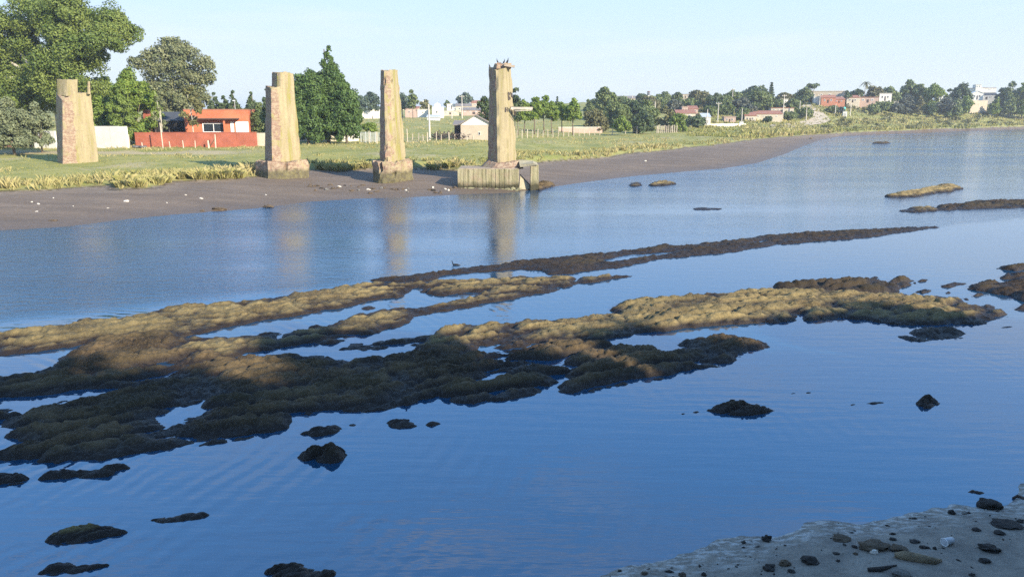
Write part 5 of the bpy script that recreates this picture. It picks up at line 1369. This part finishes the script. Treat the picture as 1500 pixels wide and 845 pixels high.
fence([(962 + i * 2.9, 184 + random.uniform(-.8, .8), 195.5 - i * .1) for i in range(11)], 'close-set wooden palisade by the willow', 1, .09, 'palisade')
# mesh panels beside the slim pier
r = empty('chain_link_fence', hit(540, 209), 'grey chain-link fence panels left of the slim pier', 'fence')
D = hit(540, 209)[1]; k = pxm(D); hh = 15 * k
for i in range(4):
    x0 = (-11 + i * 7) * k
    mb = MB(); mb.tube([(x0, 0, -.2), (x0, 0, hh)], .05, 6); mb.build('fence_post', M['zinc'], r)
    mb = MB()
    for j in range(9):
        xx = x0 + 7 * k * (j + .5) / 9; mb.box((xx, 0, hh / 2), (.02, .015, hh * .9))
    for j in range(7): mb.box((x0 + 3.5 * k, .018, hh * (.1 + .8 * j / 6)), (7 * k, .015, .02))
    mb.build('mesh_panel', M['zinc'], r)
# brushwood stacked along the fence before the hut
mb = MB()
for i in range(150):
    px = random.uniform(636, 690); q = hit(px, random.uniform(203.5, 205.5)); z = q[2] + random.uniform(0, .75)
    dx, dy, dz = random.uniform(-.6, .6), random.uniform(-.3, .3), random.uniform(-.2, .55)
    mb.tube([(q[0], q[1], z), (q[0] + dx, q[1] + dy, z + dz)], random.uniform(.03, .08), 4)
o = mb.build('brushwood', M['dark_wood']); tag(o, 'heap of dark brushwood along the fence before the beige hut', 'brushwood heap', kind='stuff')
# dark tyres before the red wall
for px, lb in ((199.5, 'dark tyre lying left before the red wall'), (209.5, 'dark tyre lying second before the red wall')):
    q = hit(px, 217); r = empty('tyre', q, lb, 'tyre')
    mb = MB(); n = 18
    for i in range(n):
        a = 6.283 * i / n
        for j in range(8):
            b_ = 6.283 * j / 8; mb.v.append(((.34 + .13 * math.cos(b_)) * math.cos(a), (.34 + .13 * math.cos(b_)) * math.sin(a), .14 + .13 * math.sin(b_)))
    mb.f = [(i * 8 + j, ((i + 1) % n) * 8 + j, ((i + 1) % n) * 8 + (j + 1) % 8, i * 8 + (j + 1) % 8) for i in range(n) for j in range(8)]
    mb.build('tread', M['dark_metal'], r, True)

# ------------------------------------------------------------------ dirt road up the hill
def ribbon(name, pts, width, mat, lift=.10):
    P = [hit(x, y) for x, y in pts]; Q = []
    for a, b in zip(P, P[1:]):
        n = max(2, int(math.hypot(b[0] - a[0], b[1] - a[1]) / 2.0))
        for i in range(n): f = i / n; Q.append((a[0] * (1 - f) + b[0] * f, a[1] * (1 - f) + b[1] * f))
    Q.append(P[-1][:2]); V = []; fs = []; m = 5
    for i, p in enumerate(Q):
        t = np.array(Q[min(i + 2, len(Q) - 1)]) - np.array(Q[max(i - 2, 0)]); t /= np.linalg.norm(t) + 1e-9
        for j in range(m):
            f = (j / (m - 1) - .5) * width * random.uniform(.92, 1.08); x, y = p[0] - t[1] * f, p[1] + t[0] * f
            V.append((x, y, gz(x, y) + lift))
    for i in range(len(Q) - 1):
        for j in range(m - 1): fs.append((i * m + j, (i + 1) * m + j, (i + 1) * m + j + 1, i * m + j + 1))
    return tag(new_mesh(name, V, fs, M[mat], smooth=True), kind='structure')
M['dirt'] = plain('dirt', (0.42, 0.35, 0.26), 0.95, .2, .8, .3)
M['sand_scar'] = plain('sand_scar', (0.52, 0.39, 0.26), 0.95, .2, .8, .3)
ribbon('dirt_road', [(1178,154),(1182,157),(1190,161),(1196,166),(1201,171),(1204,176),(1196,179),(1180,181.5),(1160,184),(1140,186)], 5.0, 'dirt')
ribbon('sand_path', [(1341,158),(1350,154.5),(1358,150)], 4.0, 'sand_scar')

# ------------------------------------------------------------------ grass and scrub
def blade_mat(name, a, b, c):
    t = NT(name)
    col = t.mix(t.attr('tint'), a, b)
    col = t.mix(t.attr('dry'), col, c)
    d = t.n('BsdfPrincipled', {'Base Color': col, 'Roughness': 0.7, 'Specular IOR Level': 0.2}); tr = t.n('BsdfTranslucent', {'Color': col})
    m = t.n('MixShader', {0: .3, 1: d.outputs[0], 2: tr.outputs[0]}); t.t.links.new(m.outputs[0], t.out.inputs['Surface'])
    return t.m
M['grass'] = blade_mat('grass_blades', (0.17, 0.19, 0.042), (0.33, 0.32, 0.088), (0.48, 0.40, 0.19))
def tufts(name, n, seed, colr, Dr, hgt, wid, nb, cond, drybias, label=None):
    g = np.random.default_rng(seed)
    c = g.uniform(colr[0], colr[1], n); D = np.exp(g.uniform(math.log(Dr[0]), math.log(Dr[1]), n))
    X = (c - 750) / F * D; Y = D
    z, dg, dn, ds = terrain(X, Y, True)
    pt = fbm(X * .16, Y * .16, 91, 3)
    keep = cond(X, Y, dg, pt, g)
    X, Y, z, dg, pt = X[keep], Y[keep], z[keep], dg[keep], pt[keep]
    m = len(X)
    edge = sm(4.5 - dg, 0, 4)
    H = hgt * g.uniform(.5, 1.3, m) * (.45 + .75 * edge + .5 * (pt > .55))
    k = np.repeat(np.arange(m), nb); N = len(k)
    th = g.uniform(0, 6.283, N); sp = g.uniform(.02, .5, N) * H[k]
    bx = X[k] + np.cos(th) * sp * .55; by = Y[k] + np.sin(th) * sp * .55; bz = z[k] - .05
    hh = H[k] * g.uniform(.55, 1.1, N); ln = g.uniform(.15, .75, N) * hh
    a2 = th + g.normal(size=N) * .5; w = wid * g.uniform(.6, 1.4, N) * np.maximum(1, Y[k] / 75)
    p2 = g.uniform(0, 6.283, N)
    V = np.zeros((N, 4, 3))
    V[:, 0] = np.stack([bx - np.cos(p2) * w, by - np.sin(p2) * w, bz], 1)
    V[:, 1] = np.stack([bx + np.cos(p2) * w, by + np.sin(p2) * w, bz], 1)
    mx_, my_ = bx + np.cos(a2) * ln * .4, by + np.sin(a2) * ln * .4
    V[:, 2] = np.stack([mx_ + np.cos(p2) * w * .7, my_ + np.sin(p2) * w * .7, bz + hh * .7], 1)
    V[:, 3] = np.stack([bx + np.cos(a2) * ln, by + np.sin(a2) * ln, bz + hh], 1)
    ti = np.repeat(np.clip(g.normal(.5, .2, m)[k] + g.normal(0, .12, N), 0, 1), 4)
    dry = np.repeat(np.clip(drybias(dg, pt)[k] + g.normal(0, .15, N), 0, 1), 4)
    o = np_mesh(name, V.reshape(-1, 3), np.arange(N * 4).reshape(-1, 4), M['grass'], attrs={'tint': ti, 'dry': dry})
    o['kind'] = 'stuff'
    if label: o['label'] = label
    return o
tufts('bank_grass', 26000, 21, (-60, 1240), (46, 215), .42, .018, 12, lambda X, Y, dg, pt, g: (dg > .1) & (dg < 7) & (g.random(len(X)) < 1.2 - dg * .1),
      lambda dg, pt: np.clip(.75 - dg * .09 + (pt - .5) * 1.2, .05, 1), 'tall dry tussock grass along the bank edge')
tufts('field_grass', 42000, 22, (-60, 1260), (50, 230), .30, .026, 5, lambda X, Y, dg, pt, g: (dg > 2) & (g.random(len(X)) < .35 + 1.3 * (pt > .42)) & ~((np.abs(Y - 87) < 2.4) & (X < -32)), lambda dg, pt: np.clip(.38 + (pt - .5) * 2.2, .0, .95), 'short green and straw grass over the meadow')
tufts('hill_grass', 22000, 23, (1000, 1560), (150, 380), .8, .05, 5, lambda X, Y, dg, pt, g: (dg > .5), lambda dg, pt: np.clip(.25 + (pt - .5) * 1.6, .0, .9), 'rough grass over the far hillside')
# scrub clumps on the right hillside
def scrub():
    g = np.random.default_rng(5); n = 560
    c = g.uniform(1195, 1560, n); D = g.uniform(200, 345, n); X = (c - 750) / F * D
    z, dg, dn, ds = terrain(X, D, True); pt = fbm(X * .05, D * .05, 17, 3)
    k = (dg > 1.0) & (pt + g.random(n) * .3 > .58)
    # keep the road clear
    rd = seg_dist(X, D, [hit(x, y)[:2] for x, y in ((1178,154),(1190,161),(1201,171),(1204,176),(1180,181.5),(1140,186))])
    k &= rd > 5
    C = []; Rr = []
    for x, y, zz in zip(X[k], D[k], z[k]):
        s = g.uniform(.5, 1.15); C.append(np.array((x, y, zz + s * .35))); Rr.append((s * 1.3, s * 1.3, s * .75))
    V, Q, TI = leaves(C, Rr, 6.0, .34, 9)
    o = np_mesh('scrub', V, Q, LM['straw'], attrs={'tint': TI}); o['kind'] = 'stuff'; o['label'] = 'low olive scrub scattered over the right hillside'
scrub()
# tussocks of taller dry grass at the mud edge
def tussocks():
    spots = [(178,273),(200,274),(190,270),(225,269),(245,266),(268,263),(290,262),(310,261),(330,260),(350,260),(472,250),(486,251),(500,250),(515,249),(532,249),(628,247),(645,248),(660,246)]
    for i, (px, py) in enumerate(spots):
        q = hit(px + random.uniform(-6, 6), py + random.uniform(-1.5, 1)); g = np.random.default_rng(900 + i); N = 480
        th = g.uniform(0, 6.283, N); sq = g.uniform(.7, 1.35); r0 = np.sqrt(g.random(N)) * .48 * sq; hh = g.uniform(.25, .62, N) * sq * (1.15 - r0); ln = g.uniform(.2, 1.0, N) * hh; p2 = g.uniform(0, 6.283, N); w = .013
        bx, by = np.cos(th) * r0, np.sin(th) * r0
        V = np.zeros((N, 4, 3))
        V[:, 0] = np.stack([bx - np.cos(p2) * w, by - np.sin(p2) * w, bx * 0 - .1], 1); V[:, 1] = np.stack([bx + np.cos(p2) * w, by + np.sin(p2) * w, bx * 0 - .1], 1)
        V[:, 2] = np.stack([bx + np.cos(th) * ln * .45, by + np.sin(th) * ln * .45, hh * .75], 1) + np.stack([np.cos(p2) * w, np.sin(p2) * w, bx * 0], 1)
        V[:, 3] = np.stack([bx + np.cos(th + g.normal(0, .7, N)) * ln, by + np.sin(th) * ln, hh * .95], 1)
        o = np_mesh('grass_tussock', V.reshape(-1, 3), np.arange(N * 4).reshape(-1, 4), M['grass'], attrs={'tint': np.repeat(g.random(N), 4), 'dry': np.repeat(np.clip(g.normal(.45, .2, N), 0, 1), 4)})
        o.location = q
        tag(o, 'dry grass tussock on the eroded edge above the mud', 'grass tussock', 'grass tussocks along the mud edge')
tussocks()

# ------------------------------------------------------------------ stones and small things
M['pale_stone'] = plain('pale_stone', (0.50, 0.46, 0.39), .9, .2, 5, .3)
M['brown_stone'] = plain('brown_stone', (0.115, 0.085, 0.055), .95, .5, 7, .8)
M['black_stone'] = plain('black_stone', (0.035, 0.03, 0.025), .85, .4, 9, .6)
M['grey_stone'] = plain('grey_stone', (0.15, 0.14, 0.12), .9, .3, 6, .5)
def stone_mesh(seed, sub=2, rough=.35, mat='brown_stone', fac=False):
    rn = random.Random(seed); bm = bmesh.new(); bmesh.ops.create_icosphere(bm, subdivisions=sub, radius=1.0)
    for v in bm.verts:
        c = v.co; n = float(fbm(np.array([c.x * 1.6 + seed]), np.array([c.y * 1.6 + c.z * 1.9]), seed % 50, 3)[0]) - .5
        n2 = float(vnoise(np.array([c.x * 5 + seed * 3]), np.array([c.y * 5 + c.z * 6]), 3)[0]) - .5
        v.co = c * (1 + n * rough * 2.2 + n2 * rough * .6)
    me = bpy.data.meshes.new('stone'); bm.to_mesh(me); bm.free(); me.materials.append(M[mat])
    return me
SM = {}
def stone(px, py, wpx, hpx, label, mat='brown_stone', group=None, name='stone', cat='stone', seed=None, asp=1.0, rz=None):
    seed = seed or int(px * 3 + py)
    key = (seed % 9, mat)
    if key not in SM: SM[key] = stone_mesh(seed % 9 + 20, 3 if mat in ('black_stone', 'brown_stone') else 2, .5, mat)
    q = hit(px, py); k = pxm(q[1])
    o = bpy.data.objects.new(name, SM[key]); COL.objects.link(o)
    w_, h_ = wpx * k / 2, hpx * k * .62
    o.scale = (w_, w_ * .75 * asp, h_); o.location = (q[0], q[1] + w_ * .4, q[2] + h_ * .18); o.rotation_euler = (0, 0, random.uniform(-.5, .5) if rz is None else rz)
    return tag(o, label, cat, group)
# white bits strewn on the far mud
for px, py, wp, hp, lb in ((184,296,10,5,'largest white stone on the far mud, by a tussock'), (56,299.5,5,4,'white stone lower of the three at the mud\'s left'), (46,296.5,4,3,'tiny white stone beside two others, left on the mud'),
                           (78,291,4,3,'tiny white stone higher on the mud, left'), (53,310.5,7,2.5,'flat white scrap near the left waterline'), (244,298,4,2.5,'tiny pale stone mid mud'), (294,292,9,4,'pale broken stone on the mud before the stepped pier'),
                           (272,287,5,3,'small pale stone left of the pale broken one'), (389,286.5,5,2.5,'pale chip near the stepped pier'), (158,305.5,5,2,'flat pale chip near the water, mid mud'), (945,236.5,6,3,'white object lying on the wide far mudflat'), (107,303,4,2,'faint pale chip on the left mud')):
    stone(px, py, wp * .72, hp * .65, lb, 'pale_stone', name='pale_stone')
for px, py, wp, hp, lb in ((320,308,18,5,'brown weedy clump at the water\'s edge on the mud'), (392,304.5,16,5,'brown weedy clump beside the stepped pier\'s reflection'), (296,310,6,3,'small dark clump left of the brown weedy one'), (75,324,12,2.5,'dark flat scrap at the left waterline'),
                           (1188,204,5,3,'dark stump at the tip of the far mudflat')):
    stone(px, py, wp, hp, lb, 'brown_stone', name='weed_clump', cat='clump')
rn = random.Random(4)
for i in range(44):
    px = rn.uniform(452, 676); py = 280.5 - (px - 452) * .0 + rn.uniform(-5, 4.5) - (4 if px < 540 else 0)
    if 540 < px < 610 and py < 276: continue
    stone(px, py, rn.uniform(3, 8), rn.uniform(2, 3.6), 'rubble stone on the mud between the piers', rn.choice(['brown_stone', 'grey_stone', 'brown_stone', 'black_stone', 'pale_stone']) if rn.random() < .6 else 'brown_stone', 'rubble stones on the mud between the piers', 'rubble_stone', seed=i + 1)
# near beach
for px, py, wp, hp, lb, mt in (
 (1124,792,20,17,'round black stone standing in the water off the beach','black_stone'), (1457,746,40,24,'biggest black rock on the beach at the waterline','black_stone'), (1395,754,13,11,'small upright black stone on the wet sand edge','black_stone'),
 (1414,753,12,6,'grey stone beside the small upright black one','grey_stone'), (1285,806,52,19,'wide brown weed-covered rock in the middle of the beach','brown_stone'), (1322,809,30,13,'brown flat rock touching the wide weed-covered one','brown_stone'),
 (1188,826,32,14,'flat-topped dark rock near the beach corner','black_stone'), (1128,834,26,11,'dark rock left of the flat-topped one','black_stone'), (1150,829,22,14,'brown rock joining the dark one and flat-topped one','brown_stone'),
 (1452,809,34,19,'chunky black rock near the right of the beach','black_stone'), (1446,824,20,11,'small black rock below the chunky one','black_stone'), (1323,845,36,18,'smooth grey-green stone at the beach bottom','grey_stone'),
 (1432,778,16,7,'flat dark stone up the beach from the chunky rock','black_stone'), (1484,773,50,10,'long flat dark rock at the right frame edge','black_stone'), (1466,784,20,8,'dark stone below the long flat rock','black_stone'), (1496,765,14,7,'dark stone above the long flat rock','black_stone'),
 (1342,795,20,6,'flat dark pebble left of the pale cup','black_stone'), (1353,803,13,7,'little dark pebble below the flat one','black_stone'), (1310,791,12,6,'small dark pebble above the brown flat rock','black_stone'),
 (1234,793,34,8,'low brown ridge of weed at the sand edge','brown_stone'), (1281,812,15,11,'pale stone leaning on the weed-covered rock','pale_stone'), (1000,844,16,10,'brown stone at the beach tip','brown_stone'), (1031,844,10,10,'dark stone next to the beach tip','black_stone'),
 (944,842,12,7,'brown pebble farthest along the beach tip','brown_stone'), (1228,822,9,5,'tiny dark pebble right of the flat-topped rock','black_stone'), (1226,812,12,4,'flat chip of dark stone above the tiny pebble','black_stone'), (1425,843,12,7,'dark stone at the frame bottom right','black_stone'),
 (1254,813,10,6,'brown pebble left of the pale leaning stone','brown_stone'), (1160,838,14,5,'dark flat pebble under the brown rock','black_stone'), (1452,747,14,8,'black stone in front of the biggest rock','black_stone')):
    stone(px, py, wp * .85, hp * .68, lb, mt, asp=1.1)
# stranded log, sticks
def stick(pts, rads, label, mat, name, cat):
    P = [hit(x, y) for x, y in pts]; o = P[0]
    mb = MB(); mb.tube([(p[0] - o[0], p[1] - o[1], p[2] - o[2] + r_ * .6) for p, r_ in zip(P, rads)], rads, 8)
    ob = mb.build(name, M[mat], None, True); ob.location = o
    return tag(ob, label, cat)
M['driftwood'] = plain('driftwood', (0.25, 0.19, 0.115), .95, .5, 9, .8)
stick([(1310,816),(1325,818),(1345,822),(1368,825),(1378,822)], [.04, .07, .065, .05, .02], 'short rotten log lying in the sunlit streak', 'driftwood', 'driftwood_log', 'log')
stick([(1271,836),(1290,836),(1313,829)], [.03, .035, .01], 'thin dark stick below the weed-covered rock', 'black_stone', 'stick', 'stick')
stick([(1484,731),(1490,728),(1502,733),(1512,734)], [.02, .025, .025, .015], 'bent twig rising right of the biggest beach rock', 'dark_wood', 'twig', 'twig')
# cup
q = hit(1389, 797); r = empty('cup', (q[0], q[1], q[2] + .05), 'pale plastic cup lying on its side on the sand', 'cup', None, .4)
mb = MB(); mb.tube([(-.085, 0, .0), (-.08, 0, .0), (.07, 0, -.005), (.075, 0, -.005)], [.05, .056, .045, .042], 14); mb.build('body', M['zinc'], r, True)
mb = MB(); n = 14
for i in range(n):
    a = 6.283 * i / n; mb.tube([(-.085, .056 * math.cos(a), .056 * math.sin(a)), (-.085, .056 * math.cos(a + .45), .056 * math.sin(a + .45))], .006, 4)
mb.build('rim', M['white_trim'], r)
# pebbles and weed scraps over the near sand: nobody could count them
def pebbles():
    g = np.random.default_rng(3); V = []; Fc = []
    base = np.array([(1,0,0),(0,1,0),(-1,0,0),(0,-1,0),(0,0,1),(0,0,-1)], float); fc = np.array([(0,1,4),(1,2,4),(2,3,4),(3,0,4),(1,0,5),(2,1,5),(3,2,5),(0,3,5)])
    n = 0
    X = g.uniform(0, 14, 2600); Y = g.uniform(7.2, 13.5, 2600); z, dg, dn, ds = terrain(X, Y, True)
    pt = fbm(X * 1.2, Y * 1.6, 12, 3)
    for x, y, zz, d, p in zip(X, Y, z, dn, pt):
        if d < .05 or p + g.random() * .3 < .64: continue
        s = min(.05, .006 + g.exponential(.010)); a = g.uniform(.6, 1.6, 3) * s; a[2] *= .55; a[0] *= 1.5
        c = base * a; th = g.uniform(0, 6.28); c = np.stack([c[:, 0] * math.cos(th) - c[:, 1] * math.sin(th), c[:, 0] * math.sin(th) + c[:, 1] * math.cos(th), c[:, 2]], 1)
        V.append(c + (x, y, zz + a[2] * .4)); Fc.append(fc + n); n += 6
    o = np_mesh('pebbles', np.concatenate(V), np.concatenate(Fc), M['black_stone']); o['kind'] = 'stuff'; o['label'] = 'dark pebbles and weed scraps over the near sand'
pebbles()

# ------------------------------------------------------------------ air
def haze():
    m = bpy.data.materials.new('haze_air'); m.use_nodes = True; t = m.node_tree; t.nodes.clear()
    o = t.nodes.new('ShaderNodeOutputMaterial'); v = t.nodes.new('ShaderNodeVolumePrincipled')
    v.inputs['Density'].default_value = 0.0004; v.inputs['Color'].default_value = (0.86, 0.93, 1.0, 1); v.inputs['Anisotropy'].default_value = 0.2
    t.links.new(v.outputs[0], o.inputs['Volume'])
    mb = MB(); mb.box((0, 0, 14.5), (6800, 6800, 35)); b = mb.build('haze', m); b['kind'] = 'stuff'; b['label'] = 'thin pale air over the river valley'
haze()
